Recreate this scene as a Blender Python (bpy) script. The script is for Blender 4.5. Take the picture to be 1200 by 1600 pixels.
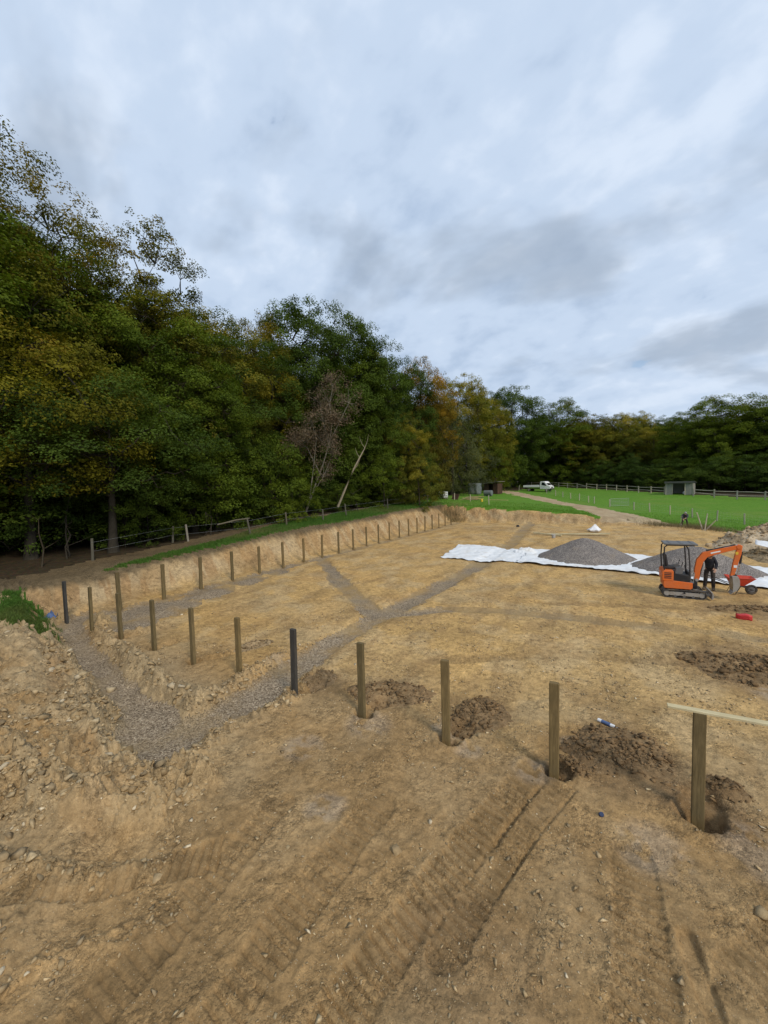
import bpy, bmesh, math, random
import numpy as np
from mathutils import Vector, Matrix

for _o in list(bpy.data.objects):
    bpy.data.objects.remove(_o)
scene = bpy.context.scene
col = scene.collection
R = math.radians

# ------------------------------------------------------------------ camera
CAM = (17.27, -6.665, 4.582)
YAW, PITCH, ROLL, FPX = -0.52994, 0.06339, -0.0261, 639.6
def cam_axes():
    f = np.array([math.sin(YAW)*math.cos(PITCH), math.cos(YAW)*math.cos(PITCH), -math.sin(PITCH)])
    r = np.array([math.cos(YAW), -math.sin(YAW), 0.0]); u = np.cross(r, f)
    return f, r*math.cos(ROLL)+u*math.sin(ROLL), -r*math.sin(ROLL)+u*math.cos(ROLL)
_f, _r, _u = cam_axes()
cam = bpy.data.cameras.new('camera'); cam_ob = bpy.data.objects.new('camera', cam); col.objects.link(cam_ob)
cam.sensor_fit = 'HORIZONTAL'; cam.sensor_width = 36.0; cam.lens = FPX/1200*36.0
cam.clip_start = 0.05; cam.clip_end = 6000
cam_ob.matrix_world = Matrix(((_r[0], _u[0], -_f[0], CAM[0]), (_r[1], _u[1], -_f[1], CAM[1]), (_r[2], _u[2], -_f[2], CAM[2]), (0, 0, 0, 1)))
scene.camera = cam_ob
scene.render.resolution_x = 768; scene.render.resolution_y = 1024

# ------------------------------------------------------------------ light
SUN_EL, SUN_AZ = 40.0, 118.0        # degrees; azimuth clockwise from +Y: behind the camera, to its right
sun = bpy.data.lights.new('sun', 'SUN'); sun_ob = bpy.data.objects.new('sun', sun); col.objects.link(sun_ob)
sun.energy = 1.5; sun.angle = R(14); sun.color = (1.0, 0.90, 0.74)
_sd = Vector((math.sin(R(SUN_AZ))*math.cos(R(SUN_EL)), math.cos(R(SUN_AZ))*math.cos(R(SUN_EL)), math.sin(R(SUN_EL))))
sun_ob.rotation_euler = _sd.to_track_quat('Z', 'Y').to_euler(); sun_ob.location = (30, -30, 40)

scene.view_settings.view_transform = 'Standard'; scene.view_settings.look = 'None'
scene.view_settings.exposure = 0.66; scene.view_settings.gamma = 1.0
scene.view_settings.use_curve_mapping = False

world = bpy.data.worlds.new('World'); scene.world = world; world.use_nodes = True
def build_world():
    nt = world.node_tree; N = nt.nodes; L = nt.links; N.clear()
    out = N.new('ShaderNodeOutputWorld'); bg = N.new('ShaderNodeBackground'); bg.inputs['Strength'].default_value = 0.1
    sky = N.new('ShaderNodeTexSky'); sky.sky_type = 'NISHITA'; sky.sun_disc = False
    sky.sun_elevation = R(SUN_EL); sky.sun_rotation = R(SUN_AZ)
    tc = N.new('ShaderNodeTexCoord'); sep = N.new('ShaderNodeSeparateXYZ'); L.new(tc.outputs['Generated'], sep.inputs[0])
    def math_(op, a, b=None, c=None):
        n = N.new('ShaderNodeMath'); n.operation = op
        for i, v in enumerate((a, b, c)):
            if v is None: continue
            if isinstance(v, (int, float)): n.inputs[i].default_value = v
            else: L.new(v, n.inputs[i])
        return n.outputs[0]
    den = math_('ADD', math_('MAXIMUM', sep.outputs['Z'], 0.0), 0.42)
    cmb = N.new('ShaderNodeCombineXYZ')
    L.new(math_('DIVIDE', sep.outputs['X'], den), cmb.inputs[0]); L.new(math_('DIVIDE', sep.outputs['Y'], den), cmb.inputs[1])
    def noise(scale, detail, rough, off, dist=0.0, stretch=(1, 1, 1)):
        mp = N.new('ShaderNodeMapping'); mp.inputs['Location'].default_value = off
        mp.inputs['Scale'].default_value = stretch; mp.inputs['Rotation'].default_value = (0, 0, R(25))
        L.new(cmb.outputs[0], mp.inputs[0])
        n = N.new('ShaderNodeTexNoise'); n.inputs['Scale'].default_value = scale; n.inputs['Detail'].default_value = detail
        n.inputs['Roughness'].default_value = rough; n.inputs['Distortion'].default_value = dist
        L.new(mp.outputs[0], n.inputs['Vector']); return n.outputs[0]
    def ramp(v, stops):
        n = N.new('ShaderNodeValToRGB'); e = n.color_ramp.elements
        while len(e) < len(stops): e.new(0.5)
        for q, (p, c) in zip(e, stops): q.position = p; q.color = c if len(c) == 4 else (*c, 1)
        n.color_ramp.interpolation = 'EASE'; L.new(v, n.inputs[0]); return n.outputs[0]
    def mix(fac, a, b):
        n = N.new('ShaderNodeMix'); n.data_type = 'RGBA'
        if isinstance(fac, (int, float)): n.inputs[0].default_value = fac
        else: L.new(fac, n.inputs[0])
        for s, v in ((6, a), (7, b)):
            if isinstance(v, tuple): n.inputs[s].default_value = (*v, 1)
            else: L.new(v, n.inputs[s])
        return n.outputs[2]
    big = noise(1.3, 4, 0.5, (3.1, 1.7, 0), 0.15)
    mott = noise(8.0, 5, 0.5, (0.3, 5.2, 0), 0.1, (1.0, 1.25, 1))
    grey = noise(1.6, 5, 0.52, (6.2, 14.4, 0), 0.2, (1.0, 1.5, 1))
    v = math_('ADD', math_('MULTIPLY', big, 0.5), math_('MULTIPLY', mott, 0.5))
    c1 = ramp(v, [(0.35, (2.9, 3.65, 4.8)), (0.50, (3.70, 4.45, 5.55)), (0.64, (4.5, 5.15, 6.1))])
    gm = ramp(grey, [(0.50, (0, 0, 0)), (0.64, (1, 1, 1))])
    c2 = mix(math_('MULTIPLY', gm, 0.62), c1, (2.05, 2.5, 3.15))
    holes = ramp(mott, [(0.22, (1, 1, 1)), (0.30, (0, 0, 0))])
    skyc = N.new('ShaderNodeMix'); skyc.data_type = 'RGBA'; skyc.blend_type = 'MULTIPLY'; skyc.inputs[0].default_value = 1
    L.new(sky.outputs[0], skyc.inputs[6]); skyc.inputs[7].default_value = (1.0, 1.0, 1.0, 1)
    c3 = mix(math_('MULTIPLY', holes, 0.6), c2, skyc.outputs[2])
    hz = math_('POWER', math_('SUBTRACT', 1.0, math_('MAXIMUM', sep.outputs['Z'], 0.0)), 9.0)
    c4 = mix(math_('MULTIPLY', hz, 0.45), c3, (3.5, 4.2, 5.1))
    L.new(c4, bg.inputs['Color']); L.new(bg.outputs[0], out.inputs[0])
build_world()
# ------------------------------------------------------------------ noise and terrain shape (numpy)
def _hash(ix, iy, seed):
    h = (ix.astype(np.int64)*374761393 + iy.astype(np.int64)*668265263 + seed*1442695041) & 0xFFFFFFFF
    h = ((h ^ (h >> 13))*1274126177) & 0xFFFFFFFF
    return ((h ^ (h >> 16)) & 0xFFFFFF)/float(0xFFFFFF)
def vnoise(x, y, seed=0):
    x = np.asarray(x, float); y = np.asarray(y, float)
    ix = np.floor(x); iy = np.floor(y); fx = x-ix; fy = y-iy
    ux = fx*fx*fx*(fx*(fx*6-15)+10); uy = fy*fy*fy*(fy*(fy*6-15)+10)
    a = _hash(ix, iy, seed); b = _hash(ix+1, iy, seed); c = _hash(ix, iy+1, seed); d = _hash(ix+1, iy+1, seed)
    return (a*(1-ux)+b*ux)*(1-uy)+(c*(1-ux)+d*ux)*uy
def fbm(x, y, seed=0, octv=4, lac=2.03, gain=0.5):
    s = 0.0; a = 1.0; t = 0.0
    for o in range(octv):
        cs, sn = math.cos(o*0.7+0.3), math.sin(o*0.7+0.3)
        s = s+a*vnoise(x*cs-y*sn+o*17.3, x*sn+y*cs-o*9.1, seed+o*31); t += a
        a *= gain; x = x*lac; y = y*lac
    return s/t
def worley(x, y, seed=0):
    """distance to the nearest jittered cell point and that cell's random value"""
    ix = np.floor(x); iy = np.floor(y); d1 = np.full(np.shape(x), 9.); v = np.zeros(np.shape(x))
    for ox in (-1, 0, 1):
        for oy in (-1, 0, 1):
            cx, cy = ix+ox, iy+oy; px = cx+_hash(cx, cy, seed); py = cy+_hash(cx, cy, seed+7)
            d = np.hypot(x-px, y-py); m = d < d1; d1 = np.where(m, d, d1); v = np.where(m, _hash(cx, cy, seed+13), v)
    return d1, v
def sstep(a, b, v):
    t = np.clip((v-a)/(b-a), 0, 1); return t*t*(3-2*t)
def polydist(x, y, pts):
    """distance to a polyline, arc length along it and signed side offset"""
    best = np.full(np.shape(x), 1e9); arc = np.zeros(np.shape(x)); side = np.zeros(np.shape(x)); acc = 0.0
    for (x0, y0), (x1, y1) in zip(pts[:-1], pts[1:]):
        dx, dy = x1-x0, y1-y0; l = math.hypot(dx, dy)
        t = np.clip(((x-x0)*dx+(y-y0)*dy)/(l*l), 0, 1)
        d = np.hypot(x-x0-t*dx, y-y0-t*dy); s = ((x-x0)*dy-(y-y0)*dx)/l
        m = d < best
        best = np.where(m, d, best); arc = np.where(m, acc+t*l, arc); side = np.where(m, s, side); acc += l
    return best, arc, side

# natural ground round the dug-out arena: (x, y, z)
CTRL = np.array([
 (-2.6, .5, 1.0), (-2.6, 3, 1.02), (-2.6, 5, 1.2), (-2.6, 7, 1.33), (-2.6, 10, 1.42), (-2.6, 13, 1.7), (-2.6, 22, 1.76), (-2.6, 32, 2.0), (-2.6, 38, 2.1),
 (-6.5, -4, 1.1), (-6.5, 2, 1.25), (-6.5, 10, 1.62), (-6.5, 20, 2.0), (-6.5, 32, 2.3), (-6.5, 46, 2.45), (-16, -6, 1.5), (-16, 10, 2.0), (-18, 30, 2.6), (-20, 60, 3.0), (-40, 20, 3), (-60, 80, 4), (-60, -40, 2),
 (-2, 42, 1.95), (2, 42, 1.65), (6, 42, 1.4), (13, 42, 1.0), (16.5, 42, .65), (20, 42, .12), (23.5, 41.5, -.2),
 (-2.5, -1.6, .98), (1.3, -1.7, .8), (3.2, -2.8, .68), (-1, -4, .95), (6, -3.6, .45), (9, -4.6, .28), (10.8, -5, .16), (4, -7, .5), (13.5, -6, .03), (16, -4, 0), (18.5, -3, 0), (8, -12, .3), (17, -12, 0), (25, -8, 0), (24, 0, 0), (25, 8, 0), (26, 16, -.1), (26, 25, -.2), (26, 33, -.35), (40, 0, 0), (40, 20, -.5),
 (-8.0, 50, 2.5), (0, 50, 2.0), (8, 52, 1.5), (15, 50, .7), (20, 50, .2), (26, 46, -.5),
 (-10, 64, 2.6), (-3, 62, 2.3), (-8, 78, 2.9), (-2, 85, 2.6), (4, 98, 2.9), (8, 80, 1.7), (14, 66, .85), (18, 60, .6), (22, 55, .25), (29, 48, -.5), (32, 46, -.55),
 (11, 88, 2.3), (24, 78, 1.9), (38, 74, 1.5), (33, 62, .55), (46, 66, .75), (42, 54, .05), (50, 60, .5), (60, 40, -.3), (70, 70, 1.2), (40, 110, 3.0), (0, 140, 4), (80, 120, 3), (120, 60, 2), (60, -40, 0), (0, -60, 0), (-200, 0, 6), (0, 300, 7), (300, 200, 5), (200, -150, 0), (-100, -200, 3)], float)
_C2 = 2.5**2
_A = np.sqrt((CTRL[:, None, 0]-CTRL[None, :, 0])**2+(CTRL[:, None, 1]-CTRL[None, :, 1])**2+_C2)
_W = np.linalg.solve(_A.T@_A+np.eye(len(CTRL))*2.0, _A.T@CTRL[:, 2])
def natural(x, y):
    z = np.zeros(np.shape(x))
    for w, (cx, cy, _) in zip(_W, CTRL): z = z+w*np.sqrt((x-cx)**2+(y-cy)**2+_C2)
    return np.clip(z, -1.2, 9)

SP = 20/11.0                        # post spacing
FRONT = [(n*SP, 0.0) for n in range(1, 11)]
SIDE = [(0.0, n*SP) for n in range(1, 23)]
GRAVEL = [  # centre lines of the stone-filled drains and their half widths
 ([(-0.35, .8), (0.2, .1), (2.6, -.75), (5.3, -1.35), (8.0, -1.95), (9.2, -2.2)], .34),
 ([(8.6, -2.1), (10.1, -2.6)], .55),
 ([(10.0, -2.6), (10.2, -.6), (9.85, 2.3), (9.9, 5.3), (10.1, 9.8), (10.3, 15.3), (10.0, 25), (8.8, 36), (8.5, 40.3)], .45),
 ([(9.9, 5.4), (5.6, 9.0), (1.4, 13.0), (0.3, 13.9)], .40),
 ([(10.1, 5.7), (11.7, 7.3), (13.5, 7.95), (16, 8.25), (19.4, 8.5), (21, 8.4), (27, 8.2)], .27),
 ([(0.25, 1.2), (0.3, 8), (0.3, 20), (0.3, 40)], .24)]
GBLOB = [(1.7, 2.4, 1.25, .14), (1.35, 5.0, .95, .17), (1.1, 7.3, .8, .12), (2.6, .95, .7, .10), (0.9, 9.6, .6, .05)]
TRACKS = [  # digger track prints: centre line, half width, depth of the lugs
 ([(16.15, .2), (15.73, -1.5), (15.4, -2.87), (15.2, -3.83), (15.1, -5.2)]  , .24, .026),
 ([(16.55, .0), (16.22, -1.1), (15.95, -2.2), (15.78, -3.2)], .19, .020),
 ([(14.25, -1.9), (14.22, -3.18), (14.24, -4.01), (14.3, -5.2)], .25, .018),
 ([(13.0, -2.6), (13.1, -3.6), (13.3, -5.4)], .22, .014),
 ([(11.4, -5.1), (11.9, -4.55), (12.4, -4.05), (12.9, -3.5)], .22, .026),
 ([(17.35, -4.6), (17.5, -2.4), (17.4, -1.2)], .24, .020),
 ([(18.2, -2.2), (18.9, -1.2), (19.8, .2), (20.6, 1.5), (21.5, 3)], .22, .016),
 ([(14.6, 9.5), (17, 10.4), (20, 11.0), (24, 11.6)], .2, .012),
 ([(13.0, 3.0), (15.5, 4.6), (18.5, 5.6), (22, 6.2)], .22, .010)]
RIDGES = [  # thrown-up crumbly ridges: line, width, height
 ([(9.4, -5.9), (10.6, -5.25), (11.6, -4.75), (12.3, -4.1)], .16, .10),
 ([(9.2, -4.55), (10.2, -4.25), (11.2, -3.8), (11.8, -3.35)], .26, .20),
 ([(7.6, -4.3), (9.0, -4.15), (10.3, -3.75), (11.1, -3.25), (11.7, -2.9)], .22, .24),
 ([(4.0, -1.95), (6.0, -2.35), (8.2, -2.95), (9.6, -3.3), (10.3, -3.2)], .30, .16),
 ([(12.4, -5.2), (13.1, -4.4)], .13, .05), ([(4.2, -.35), (6.3, -.85), (8.2, -1.25), (9.4, -1.2)], .22, .10),
 ([(14.62, -4.2), (14.75, -3.0), (15.1, -1.6)], .06, .014), ([(16.6, -4.2), (16.55, -3.2), (16.75, -2.3)], .10, .018)]
FURROWS = [([(9.1, -5.3), (10.3, -4.8), (11.3, -4.3), (12.0, -3.85)], .26, .09), ([(9.3, -4.05), (10.5, -3.72), (11.3, -3.2)], .15, .16), ([(15.9, -1.75), (16.03, -1.1), (16.2, -.5)], .035, .035), ([(16.1, -2.4), (16.4, -1.2), (16.7, -.3)], .025, .03),
           ([(17.9, -3.4), (18.0, -2.6), (17.85, -1.9)], .08, .05)]
HOLES = []
for _n, (_hx, _hy) in enumerate(FRONT, 1):
    _dp = {1: .10, 2: .07, 3: .06, 4: .14, 5: .16, 6: .14, 7: .14, 8: .17, 9: .15, 10: .18}[_n]
    HOLES.append((_hx+.06, _hy-.02, .19 if _n < 10 else .26, .17 if _n < 10 else .24, _dp))
for _n, (_hx, _hy) in enumerate(SIDE, 1): HOLES.append((_hx+.02, _hy-.02, .17, .2, .06))
TRENCH2 = [([(7.35, .1), (7.7, .75), (8.1, 1.7)], .13, .10), ([(12.75, .05), (12.85, .5)], .17, .12), ([(11.1, .1), (11.2, .5)], .16, .10), ([(5.4, .1), (5.5, .6)], .13, .08), ([(14.6, .05), (14.75, .45)], .2, .12), ([(18.2, .0), (18.3, .4)], .25, .12)]

def track_road(x, y):
    """the earth track from the pit edge up to the truck: 1 on it, 0 off"""
    d, a, s = polydist(x, y, [(19.8, 39.5), (18.4, 44), (16.3, 49), (12.5, 56), (8.0, 63.5), (3.5, 71), (-1, 77.5), (-5.5, 83.5), (-13, 92)])
    return d+(fbm(x*.35, y*.35, 71, 3)-.5)*1.6+(fbm(x*1.7, y*1.7, 72, 2)-.5)*.7, a

def height(x, y, fine=True):
    x = np.asarray(x, float); y = np.asarray(y, float)
    wob = (fbm(x*.45, y*.45, 5, 3)-.5)*.9+(fbm(x*2.1, y*2.1, 6, 3)-.5)*.35
    nat = natural(x, y)+(fbm(x*.25, y*.25, 9, 3)-.5)*.18
    yb = np.interp(x, [-3, -.8, 2.5, 5.3, 8.0, 10.6, 12.4, 13.5], [.3, -.2, -1.2, -1.85, -2.55, -3.2, -5, -30])
    dl = (-.75-x); dfar = y-40.7; dfr = (yb-y)
    t = sstep(-.1, 2.3, dl+wob*.7)
    t = np.maximum(t, sstep(-.1, 1.9, dfar+wob*.7)); t = np.maximum(t, sstep(-.05, 1.0, dfr+wob*.5)); t = np.maximum(t, sstep(-1, 3, x-22.5))
    floor = .02*(fbm(x*.3, y*.3, 11, 2)-.5)*4
    z = floor*(1-t)+nat*t
    slope = t*(1-t)*4                                  # 1 in the middle of a cut bank
    hb = np.clip(nat, 0, 2)
    inpit = 1-t
    out = {'t': t, 'slope': slope*np.clip(hb*1.2, 0, 1)}
    # drains
    g = np.full(x.shape, 1e9)
    for pts, hw in GRAVEL:
        d, a, s = polydist(x, y, pts)
        g = np.minimum(g, d-hw*(.72+.6*fbm(a*.55+hw*7, np.zeros_like(a)+hw*50, 13, 2)))
    bz = 0.0
    for bx, by, br, bh in GBLOB:
        d = np.hypot(x-bx, (y-by)*.8); g = np.minimum(g, (d-br)*.9)
        bz = bz+bh*np.exp(-(d/(br*.75))**2)
    g = g+(fbm(x*3.1, y*3.1, 14, 3)-.5)*.28+(fbm(x*11, y*11, 15, 2)-.5)*.10
    g = np.where(t > .45, np.maximum(g, .3), g)
    out['gravel'] = g
    deep = sstep(.25, -.22, g)
    z = z-deep*(.09+.10*sstep(9.8, 7.5, x)*sstep(.3, -.6, y))+bz*inpit
    near = sstep(34, 16, np.hypot(x-CAM[0], y-CAM[1]))
    # loose rim of spoil along the front drain
    rim = np.exp(-((g-.30)/.17)**2)*sstep(2.5, .2, y)*sstep(13, 10, x)
    z = z+rim*.10*(.3+1.4*fbm(x*2.2, y*2.2, 16, 2))
    # ridges, furrows, prints
    rough = rim*.9
    for pts, w, h in RIDGES:
        d, a, s = polydist(x, y, pts); d = d+(fbm(x*2.6, y*2.6, 21, 2)-.5)*w*1.1
        e = np.exp(-(d/w)**2); z = z+h*e*(.55+.9*fbm(x*3.2, y*3.2, 22, 2)); rough = np.maximum(rough, e*.9*min(1., (h/.11)**1.5))
    smooth = np.zeros_like(z)
    for pts, w, h in FURROWS:
        d, a, s = polydist(x, y, pts); d = d+(fbm(x*2.6, y*2.6, 23, 2)-.5)*w*.7
        e = sstep(w*1.25, w*.6, d); z = z-h*e; smooth = np.maximum(smooth, e)
        if w > .2: z = z-e*.018*(np.abs(((a/.42) % 1)-.5) < .08)
    trk = np.zeros_like(z)
    for pts, hw, dep in TRACKS:
        d, a, s = polydist(x, y, pts)
        m = sstep(hw*1.12, hw*.9, d+(fbm(x*4, y*4, 24, 2)-.5)*.10)*sstep(.25, .62, fbm(x*.8, y*.8, 25+int(hw*100), 2)+.26)
        ph = (a+s*.12)/.115+(fbm(x*2, y*2, 26, 2)-.5)*.5
        lug = .5+.5*np.tanh(4.0*np.sin(2*math.pi*ph)+2.4)
        z = z-m*(.012+dep*(1-lug)*1.25); trk = np.maximum(trk, m)
        z = z+.012*np.exp(-((d-hw*1.15)/.05)**2)*fbm(x*5, y*5, 27, 2)
    for pts, w, h in TRENCH2:
        d, a, s = polydist(x, y, pts); z = z-h*sstep(w*1.2, w*.65, d+(fbm(x*5, y*5, 28, 2)-.5)*.12)
    hole = np.zeros_like(z)
    for hx, hy, rx, ry, dp in HOLES:
        m0 = (np.abs(x-hx) < 1.2) & (np.abs(y-hy) < 1.2)
        if not m0.any(): continue
        q = np.hypot((x-hx)/rx, (y-hy)/ry)+(fbm(x*6, y*6, 29, 2)-.5)*.6
        e = np.where(m0, sstep(1.15, .72, q), 0); z = z-dp*e; hole = np.maximum(hole, e)
        z = z+np.where(m0, .04*np.exp(-((q-1.45)/.3)**2), 0)
    # general roughness
    rub = sstep(.25, .9, t)*sstep(14.5, 9.5, x)*sstep(1.2, -.3, y)*(x > -8)   # rubbly ground left of the front drain
    rough = np.clip(np.maximum(rough, rub*(.45+1.0*sstep(.42, .60, fbm(x*1.1+4, y*1.1, 32, 3)))), 0, 1)
    out['rough'] = rough; out['smooth'] = smooth; out['trk'] = trk; out['hole'] = hole
    fr = (fbm(x*1.3, y*1.3, 31, 4)-.5)
    z = z+fr*(.05+.30*rough)*(1-.6*smooth)
    if fine:
        f2 = np.abs(fbm(x*5.3, y*5.3, 33, 4)-.5)*2
        f3 = fbm(x*14, y*14, 35, 3)-.5
        amp = near*(1-.75*deep)*(1-.6*trk)
        z = z+amp*((f2-.3)*(.022+.19*rough)*(1-.8*smooth)+f3*(.012+.09*rough)*(1-.6*smooth))
        wd, wv = worley(x*4.6+fr*1.5, y*4.6, 51); wd2, wv2 = worley(x*10.5, y*10.5+fr*2, 52)
        msk = amp*np.clip(rough*1.25-.1, 0, 1)*(1-smooth)
        z = z+msk*(np.clip(1-wd*1.3, 0, 1)**.42*wv**1.6*.24+np.clip(1-wd2*1.3, 0, 1)**.45*wv2**2*.11-.05)
        # billowed clods
        cl = 1-np.abs(fbm(x*8+3, y*8, 37, 3)-.5)*4
        z = z+amp*np.clip(cl, -.2, 1)*(.005+.075*rough)*(1-.7*smooth)
        # tooth scars running down the cut banks
        st = fbm(y*2.6+x*1.9, x*.5, 41, 4, 2.1, .6)-.5+.5*(fbm(x*3, y*3, 43, 3)-.5); st2 = fbm(x*3.0, y*.5, 42, 4, 2.1, .6)-.5+.5*(fbm(x*3, y*3, 44, 3)-.5)
        z = z+slope*inpit*0+slope*np.where(dfar > -.3, st2, st)*.36*np.clip(hb, 0, 1)
    out['deep'] = deep; out['inpit'] = inpit; out['nat'] = nat; out['dl'] = dl; out['dfar'] = dfar; out['yb'] = yb
    rd, ra = track_road(x, y)
    out['road'] = rd
    out['z'] = z
    return out
def hz(x, y):
    return float(height(np.array([float(x)]), np.array([float(y)]), True)['z'][0])
# ------------------------------------------------------------------ helpers and materials
def at(px, py, depth):
    """point seen at (px, py) of the 1200 x 1600 photograph at a given distance along the view axis"""
    d = _f+_r*(px-600)/FPX-_u*(py-800)/FPX
    return np.array(CAM)+d*depth
def at_ground(px, py):
    d = _f+_r*(px-600)/FPX-_u*(py-800)/FPX
    s = np.exp(np.linspace(math.log(2), math.log(300), 1500)); P = np.array(CAM)+d*s[:, None]
    h = height(P[:, 0], P[:, 1], False)['z']; i = int(np.argmax(P[:, 2] < h)); return P[i]

class NT:
    def __init__(self, name):
        self.m = bpy.data.materials.new(name); self.m.use_nodes = True
        self.t = self.m.node_tree; self.N = self.t.nodes; self.L = self.t.links
        self.b = self.N['Principled BSDF']; self.out = self.N['Material Output']
    def link(self, a, b): self.L.new(a, b)
    def setv(self, sock, v):
        if isinstance(v, (int, float)): sock.default_value = v
        elif isinstance(v, tuple): sock.default_value = v if len(v) == 4 or sock.type == 'VECTOR' else (*v, 1)
        else: self.L.new(v, sock)
    def coord(self, which='Object'): return self.N.new('ShaderNodeTexCoord').outputs[which]
    def noise(self, scale, detail=4, rough=.55, vec=None, dist=0., stretch=None):
        v = vec if vec is not None else self.coord()
        if stretch:
            mp = self.N.new('ShaderNodeMapping'); mp.inputs['Scale'].default_value = stretch; self.link(v, mp.inputs[0]); v = mp.outputs[0]
        n = self.N.new('ShaderNodeTexNoise'); n.inputs['Scale'].default_value = scale; n.inputs['Detail'].default_value = detail
        n.inputs['Roughness'].default_value = rough; n.inputs['Distortion'].default_value = dist; self.link(v, n.inputs['Vector']); return n.outputs[0]
    def voronoi(self, scale, feature='F1', vec=None, out='Distance'):
        n = self.N.new('ShaderNodeTexVoronoi'); n.feature = feature; n.inputs['Scale'].default_value = scale
        self.link(vec if vec is not None else self.coord(), n.inputs['Vector']); return n.outputs[out]
    def attr(self, name, out='Color'):
        n = self.N.new('ShaderNodeAttribute'); n.attribute_name = name; return n.outputs[out]
    def math(self, op, a, b=None):
        n = self.N.new('ShaderNodeMath'); n.operation = op; self.setv(n.inputs[0], a)
        if b is not None: self.setv(n.inputs[1], b)
        return n.outputs[0]
    def ramp(self, v, stops):
        n = self.N.new('ShaderNodeValToRGB'); e = n.color_ramp.elements
        while len(e) < len(stops): e.new(.5)
        for q, (p, c) in zip(e, stops): q.position = p; q.color = (c, c, c, 1) if isinstance(c, (int, float)) else (*c, 1)
        self.link(v, n.inputs[0]); return n.outputs[0]
    def mix(self, fac, a, b, mode='MIX'):
        n = self.N.new('ShaderNodeMix'); n.data_type = 'RGBA'; n.blend_type = mode
        self.setv(n.inputs[0], fac); self.setv(n.inputs[6], a); self.setv(n.inputs[7], b); return n.outputs[2]
    def bump(self, h, dist, strength=1.0, prev=None):
        n = self.N.new('ShaderNodeBump'); n.inputs['Distance'].default_value = dist; n.inputs['Strength'].default_value = strength
        self.link(h, n.inputs['Height'])
        if prev is not None: self.link(prev, n.inputs['Normal'])
        return n.outputs[0]
    def finish(self, color, rough=.9, normal=None, metal=0., spec=.25):
        self.setv(self.b.inputs['Base Color'], color); self.setv(self.b.inputs['Roughness'], rough)
        self.b.inputs['Metallic'].default_value = metal; self.b.inputs['Specular IOR Level'].default_value = spec
        if normal is not None: self.link(normal, self.b.inputs['Normal'])
        return self.m

M = {}
def mk_soil():
    t = NT('soil'); c = t.attr('Col')
    n0 = t.noise(.9, 5, .6, stretch=(1, .55, 1)); n1 = t.noise(5.5, 8, .72); n3 = t.noise(120, 3, .65); wv = t.noise(9, 3, .6)
    def bw(s_):
        q = t.N.new('ShaderNodeRGBToBW'); t.link(s_, q.inputs[0]); return q.outputs[0]
    def warped(sc):
        mx = t.N.new('ShaderNodeMix'); mx.data_type = 'VECTOR'; mx.inputs[0].default_value = .035
        nn = t.N.new('ShaderNodeTexNoise'); nn.inputs['Scale'].default_value = sc*.6; t.link(t.coord(), nn.inputs['Vector']); t.link(t.coord(), mx.inputs[4]); t.link(nn.outputs['Color'], mx.inputs[5]); return mx.outputs[1]
    w1, w2 = warped(16), warped(44)
    k1, k2 = bw(t.voronoi(17, vec=w1, out='Color')), bw(t.voronoi(46, vec=w2, out='Color')); d1, d2 = t.voronoi(17, vec=w1), t.voronoi(46, vec=w2)
    c = t.mix(1.0, c, t.ramp(n0, [(.3, .76), (.5, 1.0), (.7, 1.16)]), 'MULTIPLY')
    c = t.mix(1.0, c, t.ramp(n1, [(.30, .58), (.50, 1.0), (.72, 1.34)]), 'MULTIPLY')
    cm = t.ramp(t.noise(1.7, 5, .65), [(.44, .12), (.60, 1.)])
    c = t.mix(cm, c, t.mix(1.0, c, t.ramp(k1, [(.15, .80), (.5, 1.0), (.85, 1.18)]), 'MULTIPLY'))      # crumbs, small and smaller
    c = t.mix(t.math('ADD', t.math('MULTIPLY', cm, .65), .30), c, t.mix(1.0, c, t.ramp(k2, [(.12, .72), (.5, 1.0), (.85, 1.26)]), 'MULTIPLY'))
    c = t.mix(1.0, c, t.ramp(n3, [(.25, .78), (.55, 1.02), (.8, 1.2)]), 'MULTIPLY')
    fl = t.voronoi(30); fl2 = t.noise(6, 4, .65)          # pale flecks of broken flint and chalk
    m = t.math('MULTIPLY', t.ramp(fl, [(.10, 1.0), (.18, 0.0)]), t.ramp(fl2, [(.46, 0.0), (.62, .85)]))
    c = t.mix(m, c, (.60, .50, .35))
    b = t.bump(n1, .045, .6); b = t.bump(t.math('MULTIPLY', cm, t.ramp(d1, [(0., 1.), (.6, 0.)])), .025, .6, b); b = t.bump(t.math('MULTIPLY', cm, t.ramp(d2, [(0., 1.), (.6, 0.)])), .011, .8, b); b = t.bump(n3, .010, .6, b); b = t.bump(m, .012, .6, b)
    return t.finish(c, .95, b, spec=.12)
M['soil'] = mk_soil()
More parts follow.
